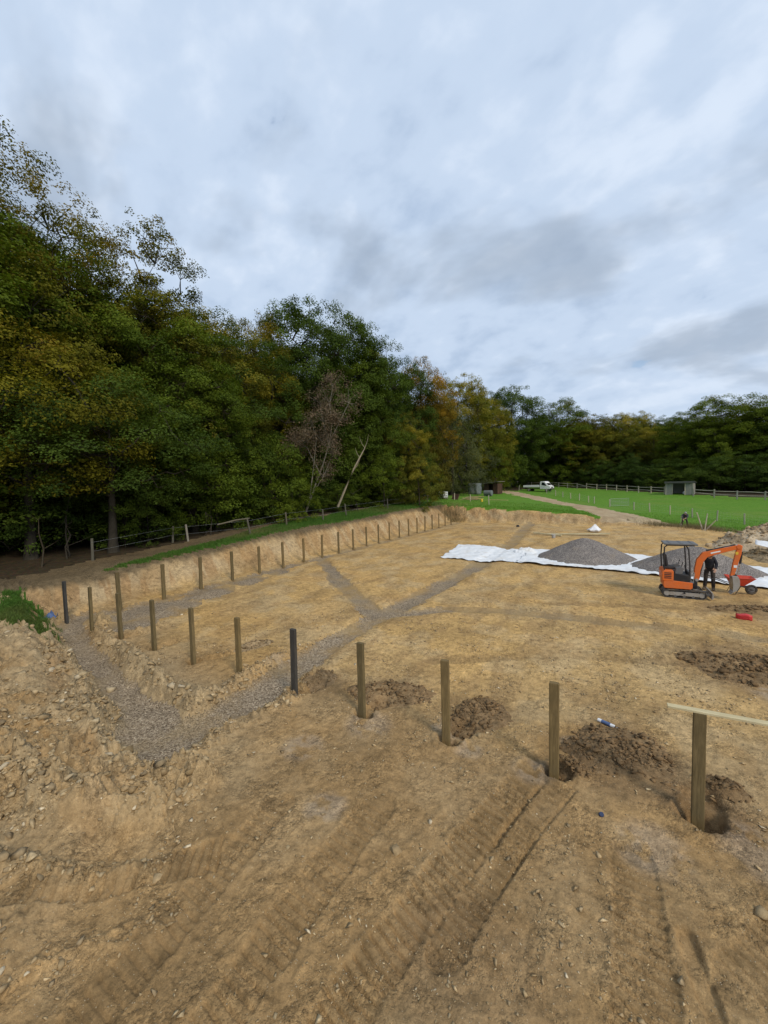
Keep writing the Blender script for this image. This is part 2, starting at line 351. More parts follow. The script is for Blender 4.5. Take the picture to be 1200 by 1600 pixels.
def mk_gravel(name, dusty):
    t = NT(name); v = t.voronoi(38, out='Color'); d = t.voronoi(38); n = t.noise(1.6, 5, .6)
    bw = t.N.new('ShaderNodeRGBToBW'); t.link(v, bw.inputs[0])
    c = t.ramp(bw.outputs[0], [(.15, (.11, .10, .095)), (.45, (.215, .195, .185)), (.72, (.30, .275, .26)), (.9, (.46, .42, .38))]) if not dusty else t.ramp(bw.outputs[0], [(.15, (.14, .105, .07)), (.45, (.285, .225, .155)), (.72, (.39, .315, .225)), (.9, (.56, .47, .35))])
    c = t.mix(1.0, c, t.ramp(n, [(.3, (.82, .80, .78)), (.7, (1.12, 1.08, 1.02))]), 'MULTIPLY')
    c = t.mix(t.ramp(t.noise(.9, 3, .6), [(.58, 0.), (.78, .55)]), c, (.36, .27, .16))
    dn = t.math('ADD', t.attr('Col', 'Alpha'), t.math('MULTIPLY', t.math('SUBTRACT', t.noise(11, 5, .7), .5), .9))
    c = t.mix(t.ramp(dn, [(.35, 0.), (.75, .85)]), c, t.mix(1.0, t.attr('Col'), (.85, .87, .9), 'MULTIPLY')) if dusty else c
    b = t.bump(t.ramp(d, [(.0, 1.), (.5, 0.)]), .03, 1.0)
    return t.finish(c, .9, b, spec=.2)
M['gravel'] = mk_gravel('gravel', False); M['drain'] = mk_gravel('drain_gravel', True)
def mk_grass(name, a, b_, dry, drymax):
    t = NT(name); n1 = t.noise(.22, 5, .6); n2 = t.noise(2.8, 5, .65); n3 = t.noise(28, 4, .7)
    c = t.mix(t.ramp(n2, [(.3, 0.), (.7, 1.)]), a, b_)
    c = t.mix(t.ramp(n1, [(.52, 0.), (.75, drymax)]), c, dry)
    c = t.mix(1.0, c, t.ramp(n3, [(.25, .55), (.5, 1.0), (.75, 1.4)]), 'MULTIPLY')
    return t.finish(c, .9, t.bump(n3, .05, .9), spec=.15)
M['meadow'] = mk_grass('meadow_grass', (.074, .178, .014), (.120, .240, .026), (.17, .22, .045), .6)
M['verge'] = mk_grass('verge_grass', (.045, .105, .014), (.070, .145, .022), (.15, .13, .05), .7)
def mk_track():
    t = NT('track_earth'); n1 = t.noise(.7, 5, .6); n2 = t.noise(9, 5, .7)
    c = t.ramp(n1, [(.3, (.30, .22, .13)), (.55, (.40, .305, .19)), (.8, (.50, .41, .28))])
    c = t.mix(1.0, c, t.ramp(n2, [(.25, .7), (.75, 1.25)]), 'MULTIPLY'); return t.finish(c, .95, t.bump(n2, .05), spec=.1)
M['track'] = mk_track()
def mk_litter():
    t = NT('leaf_litter'); n1 = t.noise(2.5, 5, .7); n2 = t.voronoi(14, out='Color')
    c = t.ramp(n1, [(.3, (.035, .028, .018)), (.6, (.07, .052, .03)), (.8, (.11, .075, .04))])
    c = t.mix(.35, c, t.mix(1.0, c, n2, 'MULTIPLY')); return t.finish(c, .95, t.bump(n1, .06), spec=.1)
M['litter'] = mk_litter()
def mk_stone(name, dark, light):
    t = NT(name); c = t.attr('Col'); n = t.noise(22, 4, .6)
    c = t.mix(1.0, c, t.ramp(n, [(.25, dark), (.75, light)]), 'MULTIPLY'); return t.finish(c, .92, t.bump(n, .01, .7), spec=.15)
M['stone'] = mk_stone('stone', .7, 1.25)
def mk_stone_obj():
    t = NT('loose_stone'); oi = t.N.new('ShaderNodeObjectInfo'); n = t.noise(18, 5, .65)
    c = t.ramp(oi.outputs['Random'], [(0, (.27, .185, .09)), (.4, (.37, .265, .14)), (.8, (.46, .35, .20)), (1, (.54, .45, .31))])
    c = t.mix(1.0, c, t.ramp(n, [(.25, .62), (.75, 1.25)]), 'MULTIPLY'); return t.finish(c, .92, t.bump(n, .012, .8), spec=.15)
M['stone_obj'] = mk_stone_obj()
def mk_wood(name, a, b_, sc=(9, 9, .8), rough=.8):
    t = NT(name); n = t.noise(5, 6, .65, stretch=sc, dist=.4); n2 = t.noise(1.1, 4, .6); oi = t.N.new('ShaderNodeObjectInfo')
    c = t.mix(t.ramp(n, [(.3, 0.), (.7, 1.)]), a, b_)
    c = t.mix(1.0, c, t.ramp(n2, [(.3, .72), (.7, 1.18)]), 'MULTIPLY')
    c = t.mix(1.0, c, t.ramp(oi.outputs['Random'], [(0, (.78, .80, .80)), (.5, (1, 1, 1)), (1, (1.2, 1.12, 1.0))]), 'MULTIPLY')
    return t.finish(c, rough, t.bump(n, .004, .8), spec=.2)
M['post'] = mk_wood('treated_post', (.115, .085, .040), (.225, .168, .080))
M['post_dark'] = mk_wood('tarred_post', (.035, .034, .033), (.075, .072, .066))
M['batten'] = mk_wood('pale_batten', (.52, .43, .24), (.66, .57, .36), (.8, 12, 12))
M['oldwood'] = mk_wood('weathered_wood', (.20, .18, .14), (.36, .33, .27))
M['plankwood'] = mk_wood('plank_wood', (.42, .30, .15), (.58, .44, .25), (1, 10, 10))
M['shaded_wood'] = mk_wood('shaded_old_wood', (.075, .07, .05), (.15, .14, .11))  # weathered fence wood with the tree shade darkened into its colour
M['rail'] = mk_wood('rail_wood', (.33, .30, .24), (.52, .47, .38), (2, 2, 2))
M['brownwood'] = mk_wood('brown_board', (.055, .032, .024), (.10, .06, .045))
M['bark'] = mk_wood('bark', (.03, .026, .019), (.07, .06, .045), (6, 6, 1.5), .95)
M['pale_bark'] = mk_wood('pale_bark', (.15, .135, .105), (.34, .31, .25), (2, 2, 6), .9)
def mk_paint(name, c, rough=.45, dirt=(.22, .17, .11), dirt_amt=.45, metal=0., spec=.4):
    t = NT(name); n = t.noise(3.5, 6, .7); n2 = t.noise(30, 4, .7)
    k = t.math('MULTIPLY', t.ramp(n, [(.45, 0.), (.75, 1.)]), dirt_amt)
    cc = t.mix(k, c, dirt); cc = t.mix(1.0, cc, t.ramp(n2, [(.25, .86), (.75, 1.08)]), 'MULTIPLY')
    r = t.ramp(n, [(.4, rough), (.75, min(1, rough+.35))]); return t.finish(cc, r, t.bump(n2, .002, .5), metal, spec)
M['orange'] = mk_paint('orange_paint', (.70, .145, .020), .45, dirt_amt=.35)
M['black'] = mk_paint('black_metal', (.018, .018, .020), .5, dirt_amt=.25)
M['rubber'] = mk_paint('rubber', (.045, .042, .040), .85, dirt_amt=.7)
M['steel'] = mk_paint('worn_steel', (.33, .31, .28), .5, dirt_amt=.55)
M['chrome'] = mk_paint('cylinder_rod', (.6, .6, .6), .2, dirt_amt=.1, metal=.9)
M['grey'] = mk_paint('grey_plastic', (.13, .13, .135), .6, dirt_amt=.3)
M['canopy'] = mk_paint('canopy_grey', (.12, .125, .13), .55, dirt_amt=.35)
M['vinyl'] = mk_paint('seat_vinyl', (.022, .022, .026), .6, dirt_amt=.2)
M['yellow'] = mk_paint('yellow_sticker', (.75, .50, .03), .5, dirt_amt=.2)
M['white'] = mk_paint('white_paint', (.78, .78, .77), .4, dirt_amt=.12)
M['white_plastic'] = mk_paint('white_plastic', (.74, .75, .76), .5, dirt_amt=.2)
M['red'] = mk_paint('red_paint', (.58, .055, .025), .5, dirt_amt=.35)
M['redplastic'] = mk_paint('red_plastic', (.55, .03, .03), .45, dirt_amt=.15)
M['blue'] = mk_paint('blue_plastic', (.07, .12, .26), .45, dirt_amt=.2)
M['darkblue'] = mk_paint('dark_blue_plastic', (.012, .03, .09), .5, dirt_amt=.15)
M['tarp'] = mk_paint('silver_sheet', (.15, .175, .18), .5, dirt_amt=.35)
M['shed_white'] = mk_paint('shed_pale_board', (.25, .25, .22), .8, dirt_amt=.4)
M['shed_roof'] = mk_paint('shed_roof_felt', (.065, .07, .065), .8, dirt_amt=.3)
M['tin'] = mk_paint('tin_roof', (.30, .27, .23), .6, dirt_amt=.5)
M['wire'] = mk_paint('galvanised_wire', (.30, .32, .32), .5, dirt_amt=.1)
M['skin'] = mk_paint('skin', (.50, .30, .21), .6, dirt_amt=.1)
M['jacket'] = mk_paint('navy_jacket', (.016, .018, .028), .9, dirt_amt=.2)
M['jacket2'] = mk_paint('grey_jacket', (.05, .055, .075), .9, dirt_amt=.25)
M['trousers'] = mk_paint('dark_trousers', (.028, .026, .028), .9, dirt_amt=.35)
M['boot'] = mk_paint('boot_leather', (.11, .075, .045), .8, dirt_amt=.6)
M['hair'] = mk_paint('dark_hair', (.03, .022, .016), .8, dirt_amt=0.)
M['cap'] = mk_paint('grey_cap', (.30, .31, .32), .8, dirt_amt=.2)
M['concrete'] = mk_paint('concrete', (.40, .40, .39), .9, dirt_amt=.35)
M['headlamp'] = mk_paint('headlamp', (.5, .52, .54), .15, dirt_amt=.0)
M['eye'] = mk_paint('eye', (.02, .015, .01), .3, dirt_amt=.0)
def mk_glass():
    t = NT('dark_glass'); t.b.inputs['Coat Weight'].default_value = .5; return t.finish((.012, .016, .02), .08, None, 0, .6)
M['glass'] = mk_glass()
def mk_cloth():
    t = NT('geotextile'); n = t.noise(1.4, 5, .65); n2 = t.noise(9, 5, .7)
    c = t.mix(t.ramp(n, [(.52, 0.), (.75, .5)]), (.70, .72, .74), (.50, .41, .28)); c = t.mix(t.ramp(n2, [(.62, 0.), (.78, .35)]), c, (.45, .36, .24))
    return t.finish(c, .75, t.bump(n2, .02, .5), spec=.25)
M['cloth'] = mk_cloth()
def mk_bagcloth():
    t = NT('woven_bag'); n = t.noise(6, 4, .6); return t.finish(t.mix(t.ramp(n, [(.5, 0.), (.8, .3)]), (.74, .75, .78), (.5, .46, .4)), .7, t.bump(n, .03, .6))
M['bag'] = mk_bagcloth()
def mk_leaf(name, dark, light, autumn, lo, hi, trans=.30):
    t = NT(name); a = t.N.new('ShaderNodeAttribute'); a.attribute_name = 'Leaf'
    sp = t.N.new('ShaderNodeSeparateColor'); t.link(a.outputs['Color'], sp.inputs[0])
    oi = t.N.new('ShaderNodeObjectInfo')
    c = t.mix(t.ramp(sp.outputs[0], [(.15, 0.), (.85, 1.)]), dark, light)
    c = t.mix(1.0, c, t.ramp(oi.outputs['Random'], [(0, (.80, .84, .9)), (.5, (1, 1, 1)), (1, (1.22, 1.12, .9))]), 'MULTIPLY')
    k = t.math('ADD', t.math('MULTIPLY', sp.outputs[1], .62), t.math('MULTIPLY', sp.outputs[2], .38))
    k = t.math('ADD', k, t.math('MULTIPLY', sp.outputs[0], .12))
    c = t.mix(t.ramp(k, [(lo, 0.), (hi, 1.)]), c, autumn)
    t.setv(t.b.inputs['Base Color'], c); t.b.inputs['Roughness'].default_value = .7; t.b.inputs['Specular IOR Level'].default_value = .08
    tr = t.N.new('ShaderNodeBsdfTranslucent'); t.link(t.mix(1.0, c, (1.2, 1.25, .6), 'MULTIPLY'), tr.inputs['Color'])
    ms = t.N.new('ShaderNodeMixShader'); ms.inputs[0].default_value = trans
    t.link(t.b.outputs[0], ms.inputs[1]); t.link(tr.outputs[0], ms.inputs[2]); t.link(ms.outputs[0], t.out.inputs['Surface'])
    return t.m
M['leaf_green'] = mk_leaf('leaf_green', (.034, .060, .007), (.150, .200, .020), (.20, .155, .022), .82, 1.02)
M['leaf_deep'] = mk_leaf('leaf_deep_green', (.024, .046, .009), (.098, .148, .022), (.11, .11, .02), .88, 1.08)
M['leaf_olive'] = mk_leaf('leaf_olive', (.048, .058, .007), (.180, .172, .018), (.24, .165, .02), .74, .98)
M['leaf_autumn'] = mk_leaf('leaf_autumn', (.062, .062, .011), (.185, .150, .022), (.38, .215, .020), .52, .85)
M['leaf_yellow'] = mk_leaf('leaf_yellow', (.062, .080, .012), (.190, .195, .028), (.36, .28, .030), .60, .90)
M['leaf_willow'] = mk_leaf('leaf_willow', (.045, .058, .026), (.13, .15, .075), (.12, .13, .04), .85, 1.1)
M['leaf_brown'] = mk_leaf('leaf_brown', (.10, .075, .048), (.19, .145, .095), (.22, .155, .09), .7, 1.0, .1)

# ------------------------------------------------------------------ mesh helpers
def np_mesh(name, verts, faces, attrs=None, smooth=False):
    """verts (n,3), faces (m,k) of equal size"""
    me = bpy.data.meshes.new(name); verts = np.asarray(verts, np.float32); faces = np.asarray(faces, np.int32); k = faces.shape[1]
    me.vertices.add(len(verts)); me.vertices.foreach_set('co', verts.ravel())
    me.loops.add(faces.size); me.loops.foreach_set('vertex_index', faces.ravel())
    me.polygons.add(len(faces)); me.polygons.foreach_set('loop_start', np.arange(0, faces.size, k, dtype=np.int32))
    try: me.polygons.foreach_set('loop_total', np.full(len(faces), k, np.int32))
    except Exception: pass
    if smooth: me.polygons.foreach_set('use_smooth', np.ones(len(faces), bool))
    for an, av in (attrs or {}).items():
        a = me.attributes.new(an, 'FLOAT_COLOR', 'POINT'); av = np.asarray(av, np.float32)
        if av.shape[1] == 3: av = np.c_[av, np.ones(len(av), np.float32)]
        a.data.foreach_set('color', np.ascontiguousarray(av, np.float32).ravel())
    me.update(calc_edges=True); me.validate()
    return me
def link(name, me, mat=None, parent=None):
    o = bpy.data.objects.new(name, me); col.objects.link(o)
    if mat is not None:
        if not len(me.materials): me.materials.append(mat)
        elif me.materials[0] is not mat: o.material_slots[0].link = 'OBJECT'; o.material_slots[0].material = mat
    if parent is not None: o.parent = parent
    return o
def tag(o, label=None, cat=None, group=None, kind=None):
    if label: o['label'] = label
    if cat: o['category'] = cat
    if group: o['group'] = group
    if kind: o['kind'] = kind
    return o
def empty(name, loc, rz=0., scale=None):
    o = bpy.data.objects.new(name, None); col.objects.link(o); o.location = loc; o.rotation_euler = (0, 0, rz); o.empty_display_size = .2
    if scale: o.scale = scale
    return o
class B:
    """collects shapes into one mesh"""
    def __init__(self): self.bm = bmesh.new()
    def _add(self, vs, fs):
        v = [self.bm.verts.new(p) for p in vs]
        for f in fs:
            try: self.bm.faces.new([v[i] for i in f])
            except ValueError: pass
        return self
    def box(self, x0, x1, y0, y1, z0, z1, bev=0.):
        if bev <= 0:
            return self._add([(x0, y0, z0), (x1, y0, z0), (x1, y1, z0), (x0, y1, z0), (x0, y0, z1), (x1, y0, z1), (x1, y1, z1), (x0, y1, z1)],
                             [(3, 2, 1, 0), (4, 5, 6, 7), (0, 1, 5, 4), (1, 2, 6, 5), (2, 3, 7, 6), (3, 0, 4, 7)])
        t = bmesh.new(); bmesh.ops.create_cube(t, size=1)
        for v in t.verts: v.co = Vector(((x0+x1)/2+v.co.x*(x1-x0), (y0+y1)/2+v.co.y*(y1-y0), (z0+z1)/2+v.co.z*(z1-z0)))
        bmesh.ops.bevel(t, geom=list(t.edges), offset=bev, segments=2, affect='EDGES', profile=.6)
        return self.merge(t)
    def merge(self, t, mat=None):
        me = bpy.data.meshes.new('tmp'); t.to_mesh(me); t.free()
        if mat is not None: me.transform(mat)
        self.bm.from_mesh(me); bpy.data.meshes.remove(me); return self
    def prism(self, pts, y0, y1, axis='y', bev=0.):
        """polygon in x,z drawn out along y (or y,z along x / x,y along z)"""
        t = bmesh.new(); n = len(pts)
        def P(a, b, c): return {'y': (a, c, b), 'x': (c, a, b), 'z': (a, b, c)}[axis]
        va = [t.verts.new(P(a, b, y0)) for a, b in pts]; vb = [t.verts.new(P(a, b, y1)) for a, b in pts]
        t.faces.new(va); t.faces.new(vb[::-1])
        for i in range(n): t.faces.new([va[i], vb[i], vb[(i+1) % n], va[(i+1) % n]])
        bmesh.ops.recalc_face_normals(t, faces=t.faces)
        if bev > 0: bmesh.ops.bevel(t, geom=list(t.edges), offset=bev, segments=2, affect='EDGES', profile=.6)
        return self.merge(t)
    def tube(self, pts, rad, seg=8, cap=True, flat=None):
        pts = [Vector(p) for p in pts]; n = len(pts); rad = [rad]*n if isinstance(rad, (int, float)) else rad
        rings = []; up = Vector((0, 0, 1))
        for i, p in enumerate(pts):
            d = (pts[min(i+1, n-1)]-pts[max(i-1, 0)]).normalized()
            a = d.cross(up) if abs(d.dot(up)) < .95 else d.cross(Vector((0, 1, 0)))
            a.normalize(); b = d.cross(a).normalized()
            if rings and a.dot(la) < 0: a, b = -a, -b
            la = a
            rings.append([self.bm.verts.new(p+(a*math.cos(2*math.pi*k/seg)+b*math.sin(2*math.pi*k/seg))*rad[i]) for k in range(seg)])
        for i in range(n-1):
            for k in range(seg): self.bm.faces.new([rings[i][k], rings[i][(k+1) % seg], rings[i+1][(k+1) % seg], rings[i+1][k]])
        if cap: self.bm.faces.new(rings[0][::-1]); self.bm.faces.new(rings[-1])
        return self
    def beam(self, pts, wid, y0, y1, bev=.0):
        """flat beam in the x,z plane along a centre line with varying depth"""
        L_, R_ = [], []; P = [Vector((a, 0, b)) for a, b in pts]
        for i, p in enumerate(P):
            d = (P[min(i+1, len(P)-1)]-P[max(i-1, 0)]).normalized(); nrm = Vector((-d.z, 0, d.x))
            L_.append(p+nrm*wid[i]/2); R_.append(p-nrm*wid[i]/2)
        t = bmesh.new(); n = len(P); q = []
        for a, b in zip(L_, R_): q.append([t.verts.new((a.x, y0, a.z)), t.verts.new((b.x, y0, b.z)), t.verts.new((b.x, y1, b.z)), t.verts.new((a.x, y1, a.z))])
        for i in range(n-1):
            for k in range(4): t.faces.new([q[i][k], q[i][(k+1) % 4], q[i+1][(k+1) % 4], q[i+1][k]])
        t.faces.new(q[0][::-1]); t.faces.new(q[-1]); bmesh.ops.recalc_face_normals(t, faces=t.faces)
        if bev > 0:
            bmesh.ops.bevel(t, geom=[e for e in t.edges if e.calc_face_angle(0) > .6], offset=bev, segments=1, affect='EDGES')
        return self.merge(t)
    def cyl(self, c, axis, r, h, seg=16, bev=0.):
        t = bmesh.new(); bmesh.ops.create_cone(t, cap_ends=True, segments=seg, radius1=r, radius2=r, depth=h)
        if bev > 0: bmesh.ops.bevel(t, geom=[e for e in t.edges if e.calc_face_angle(0) > 1.], offset=bev, segments=1, affect='EDGES')
        m = {'z': Matrix.Identity(4), 'y': Matrix.Rotation(R(90), 4, 'X'), 'x': Matrix.Rotation(R(90), 4, 'Y')}[axis]
        return self.merge(t, Matrix.Translation(c) @ m)
    def sphere(self, c, r, sc=(1, 1, 1), sub=2):
        t = bmesh.new(); bmesh.ops.create_icosphere(t, subdivisions=sub, radius=r)
        return self.merge(t, Matrix.Translation(c) @ Matrix.Diagonal((*sc, 1)))
    def mesh(self, name, smooth=False):
        me = bpy.data.meshes.new(name); bmesh.ops.recalc_face_normals(self.bm, faces=self.bm.faces); self.bm.to_mesh(me); self.bm.free()
        if smooth:
            for p in me.polygons: p.use_smooth = True
        return me
    def build(self, name, mat, parent=None, smooth=False):
        return link(name, self.mesh(name, smooth), mat, parent)
# ------------------------------------------------------------------ the ground
def build_ground():
    rng = np.random.RandomState(4)
    ca = math.degrees(YAW)
    ang = np.concatenate([np.arange(-64, 60, .165), np.arange(60, 296, 5.0)])      # finer where the site lies
    ang = np.radians(ang+ca); na = len(ang)
    rad = [.25, .6, 1.0, 1.5, 2.0, 2.4]
    while rad[-1] < 1500:
        d = rad[-1]; step = max(.013, d*d/1560.0); step = min(step, .30 if d < 54 else (.7 if d < 80 else (1.5 if d < 110 else d*.1))); rad.append(d+step)
    rad = np.array(rad); nr = len(rad)
    A, D = np.meshgrid(ang, rad); X = CAM[0]+np.sin(A)*D; Y = CAM[1]+np.cos(A)*D
    h = height(X.ravel(), Y.ravel()); X = X.ravel(); Y = Y.ravel(); Z = h['z']
    # ---- which ground lies where
    n1 = fbm(X*.6, Y*.6, 51, 3)-.5; n2 = fbm(X*3, Y*3, 52, 3)-.5
    edge = n1*1.1+n2*.5
    t, dl, dfar, yb = h['t'], h['dl'], h['dfar'], h['yb']
    wood = -6.2+np.interp(Y, [-10, 0, 8, 15, 25, 40], [1.8, 1.2, .4, -.2, -.4, -.5])-X+edge*.8                # >0 : under the trees
    wood = np.where(Y > 44, np.maximum(-9.5-X+edge, (Y-86-np.clip(-X, 0, 9)*.2)*(X < -3)), wood)
    rail = np.interp(X, [-20, 2.4, 13, 20, 25, 32, 46, 80], [106, 104, 93, 84, 78, 71.5, 65, 60])+1.5
    wood = np.maximum(wood, Y-rail)
    strip = np.interp(Y, [1, 4, 8, 12, 16, 22, 40, 46], [-.1, .7, 1.2, 1.8, 2.8, 3.6, 4, 8])          # width of the grass on the left bank
    gv = np.where((dl > 1.9+.2*n1) & (Y < 44), strip-(dl-2.0), -1.)+edge*.7
    gv = np.where((Y < 1.5) | (t < .94), -1., gv)
    gfar = np.where((dfar > 1.5+edge*.5) & (X < 21.5), 1., -1.)
    gr = np.minimum(Y-(41.5-.25*(X-22)+edge*1.5), X-19.) ; gr = np.maximum(gr, np.minimum(X-27.5+edge*1.5, Y-20))
    road = h['road']; rw = np.interp(Y, [39, 44, 50, 60, 90], [3.6, 3.2, 2.7, 2.2, 1.9]); onroad = (road < rw) & (Y > 39.5)
    gp = np.maximum(1-np.hypot((X-.55)/1.75, (Y+1.45)/.75), 1-np.hypot((X+1.7)/1.0, (Y+.75)/.6))+edge*1.0+(fbm(X*9, Y*9, 77, 3)-.5)*1.6-.12
    back = np.hypot(X-CAM[0], Y-CAM[1])-22; gback = np.where((Y < -8) & (X > -2), back, -1)
    grass = np.maximum.reduce([gv, gfar, gr, np.where(Y < 0.2, gp, -1), gback])
    reg = np.zeros(X.shape, np.int8)
    reg[grass > 0] = 2
    reg[(grass > 0) & (((gfar > 0) | (gr > 0)) & (Y > 40)) & (gv <= 0)] = 3
    reg[onroad & (t > .3)] = 4
    reg[wood > 0] = 5
    reg[(h['gravel'] < 0) & (t < .5)] = 1
    # ---- soil colour: the earth itself, with tree shade painted in by the wood
    def C3(*v): return np.array(v)[None, :]
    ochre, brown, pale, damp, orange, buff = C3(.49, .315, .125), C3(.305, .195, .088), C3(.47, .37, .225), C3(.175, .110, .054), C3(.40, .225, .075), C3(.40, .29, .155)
    a = sstep(.42, .62, fbm(X*.35, Y*.35, 61, 4)); b_ = sstep(.45, .66, fbm(X*1.1+5, Y*1.1, 62, 4)); c_ = sstep(.5, .68, fbm(X*.55, Y*.55+9, 63, 4)); d_ = sstep(.52, .7, fbm(X*2.4, Y*.9, 64, 4))
    inn = sstep(-1.0, 3.2, Y+n1*2.0+np.clip(X-14, 0, 4)*-.25)
    soil = brown*(1-inn[:, None])+ochre*inn[:, None]
    soil = soil*(1-.55*a[:, None])+(.5*soil+.5*buff)*(.55*a[:, None])
    soil = soil+(pale-soil)*(b_*.35*(.4+.6*inn))[:, None]
    soil = soil+(brown-soil)*(d_*.50)[:, None]
    soil = soil+(orange-soil)*(c_*.22)[:, None]
    ru = h['rough'][:, None]; soil = soil+(pale*np.array([[.88, .80, .70]])-soil)*ru*.72
    left = (sstep(12.5, 9, X)*sstep(.5, -1.2, Y))[:, None]; soil = soil+(pale*.78-soil)*left*.5
    lo = (sstep(.46, .6, fbm(X*.9+2, Y*1.4, 65, 3))*sstep(11.5, 9.5, X)*sstep(-2.4, -3.2, Y)*(1-h['rough']*.5))[:, None]; soil = soil+(orange*.8-soil)*lo*.6
    bank = h['slope'][:, None]; str_ = fbm(Y*2.6+X, X*.4, 66, 3)[:, None]
    soil = soil+((pale*np.array([[.86, .84, .84]]))*(str_ > .47)+(orange*.6+.06)*(str_ <= .47)-soil)*bank*.75
    shade = sstep(.40, .60, fbm(X*.8, Y*.8, 67, 3)); soil = soil+(brown*1.1-soil)*(h['slope']*shade*.6)[:, None]  # browner earth in random patches over the cut banks
    tk = h['trk'][:, None]; soil = soil+(brown*.80-soil)*tk*.55
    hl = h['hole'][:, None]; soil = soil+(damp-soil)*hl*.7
    up = (sstep(1.5, 1.8, dl)*(Y < 43))[:, None]; soil = soil+(C3(.105, .08, .048)-soil)*up*.9      # trodden topsoil by the wood, darkened further for the trees' shade
    for mx, my, mr, k in [(17.2, .9, 1.2, .6), (14.75, 1.15, .8, .45), (12.8, .9, .8, .45), (20.0, 5.9, 1.9, .7), (21.2, 3.4, 1.2, .5), (18.3, .2, .6, .7), (11.3, .6, .6, .5), (16.0, -3.2, .9, .4), (22.0, 11.4, 1.6, .6), (20.3, 11.6, .8, .5), (15.0, 31, 1.5, .35), (6, 34, 3, .25)]:
        e = sstep(1.15, .55, np.hypot(X-mx, Y-my)/mr+edge*.35)*k; soil = soil+(damp*1.15-soil)*e[:, None]
    for mx, my, mr in [(13.0, -.25, .5), (14.4, .35, .35), (15.0, -.1, .3), (16.5, .95, .22), (9.3, 1.0, .5), (12.4, -1.4, .4), (13.6, -2.3, .35), (17.6, -.9, .5), (16.1, -.1, .4), (18.8, -.4, .5), (20.3, 4.7, .7)]:
        e = sstep(1.1, .5, np.hypot(X-mx, Y-my)/mr+edge*.5)*.22*sstep(.40, .62, fbm(X*5, Y*5, 69, 3)+.12); soil = soil+(C3(.34, .33, .31)-soil)*e[:, None]   # spilt concrete dust
    soil = np.clip(soil, .02, .8)
    dust = np.clip(.44+1.1*(fbm(X*1.1, Y*1.1, 75, 4)-.5)+.42*sstep(10.8, 13.5, X)+.3*sstep(14, 25, Y)+.22*sstep(-.22, .02, h['gravel'])-.1*sstep(2, 0, Y), 0, 1)
    # ---- faces
    i = np.arange(nr-1)[:, None]*na; j = np.arange(na)[None, :]; j2 = (j+1) % na
    F = np.stack([i+j, i+na+j, i+na+j2, i+j2], -1).reshape(-1, 4)[:, ::-1]
    freg = reg[F[:, 0]]
    P = np.c_[X, Y, Z]
    for k, nm, mat, kw in [(0, 'ground', 'soil', 1), (1, 'gravel_drain', 'drain', 0), (2, 'grass_verge', 'verge', 0), (3, 'meadow', 'meadow', 0), (4, 'earth_track', 'track', 0), (5, 'woodland_floor', 'litter', 0)]:
        f = F[freg == k]
        if k == 5:                     # unseen ground deep under the trees: merge blocks of 4 x 4 cells
            nb, ma = (nr-1)//4, na//4; fg = (freg.reshape(nr-1, na)[:nb*4, :ma*4].reshape(nb, 4, ma, 4) == 5).all((1, 3))
            big = np.zeros((nr-1, na), bool); big[:nb*4, :ma*4] = np.repeat(np.repeat(fg, 4, 0), 4, 1)
            dil = fg.copy(); dil[1:] |= fg[:-1]; dil[:-1] |= fg[1:]; dil |= np.roll(dil, 1, 1) | np.roll(dil, -1, 1); dil[:, -1] = fg[:, -1]; dil[:, 0] = fg[:, 0]
            bi, bj = np.nonzero(dil); i0, j0 = bi*4*na, bj*4; j1 = (j0+4) % na; cq = np.stack([i0+j0, i0+4*na+j0, i0+4*na+j1, i0+j1], -1)[:, ::-1]
            P = np.concatenate([P, P-np.array([[0, 0, .07]])]); f = np.concatenate([F[(freg == 5) & ~big.ravel()], cq+len(X)])      # the merged sheet runs on under the fine one
        used, inv = np.unique(f, return_inverse=True)
        me = np_mesh(nm, P[used], inv.reshape(-1, 4), {'Col': np.c_[soil[used], dust[used]]} if kw or k == 1 else None, True)
        o = link(nm, me, M[mat]); o['kind'] = 'structure'
    return P[:len(X)], reg, h
GP, GREG, GH = build_ground()
# ------------------------------------------------------------------ loose stones and rubble
def hull_rock(seed, n=11):
    rng = random.Random(seed); bm = bmesh.new()
    for _ in range(n):
        v = Vector((rng.gauss(0, 1), rng.gauss(0, 1), rng.gauss(0, 1))).normalized()*rng.uniform(.75, 1.1)
        bm.verts.new((v.x*1.0, v.y*.82, v.z*.62))
    r = bmesh.ops.convex_hull(bm, input=bm.verts)
    bmesh.ops.delete(bm, geom=[g for g in r['geom_interior'] if isinstance(g, bmesh.types.BMVert)], context='VERTS')
    bmesh.ops.triangulate(bm, faces=bm.faces); bm.verts.ensure_lookup_table(); bm.verts.index_update()
    V = np.array([v.co[:] for v in bm.verts]); F = np.array([[q.index for q in f.verts] for f in bm.faces]); bm.free(); return V, F
ROCKS = [hull_rock(100+i, 9+i % 4) for i in range(8)]; CHIPS = [hull_rock(150+i, 6) for i in range(6)]
def zs(x, y): return height(np.asarray(x, float), np.asarray(y, float))['z']
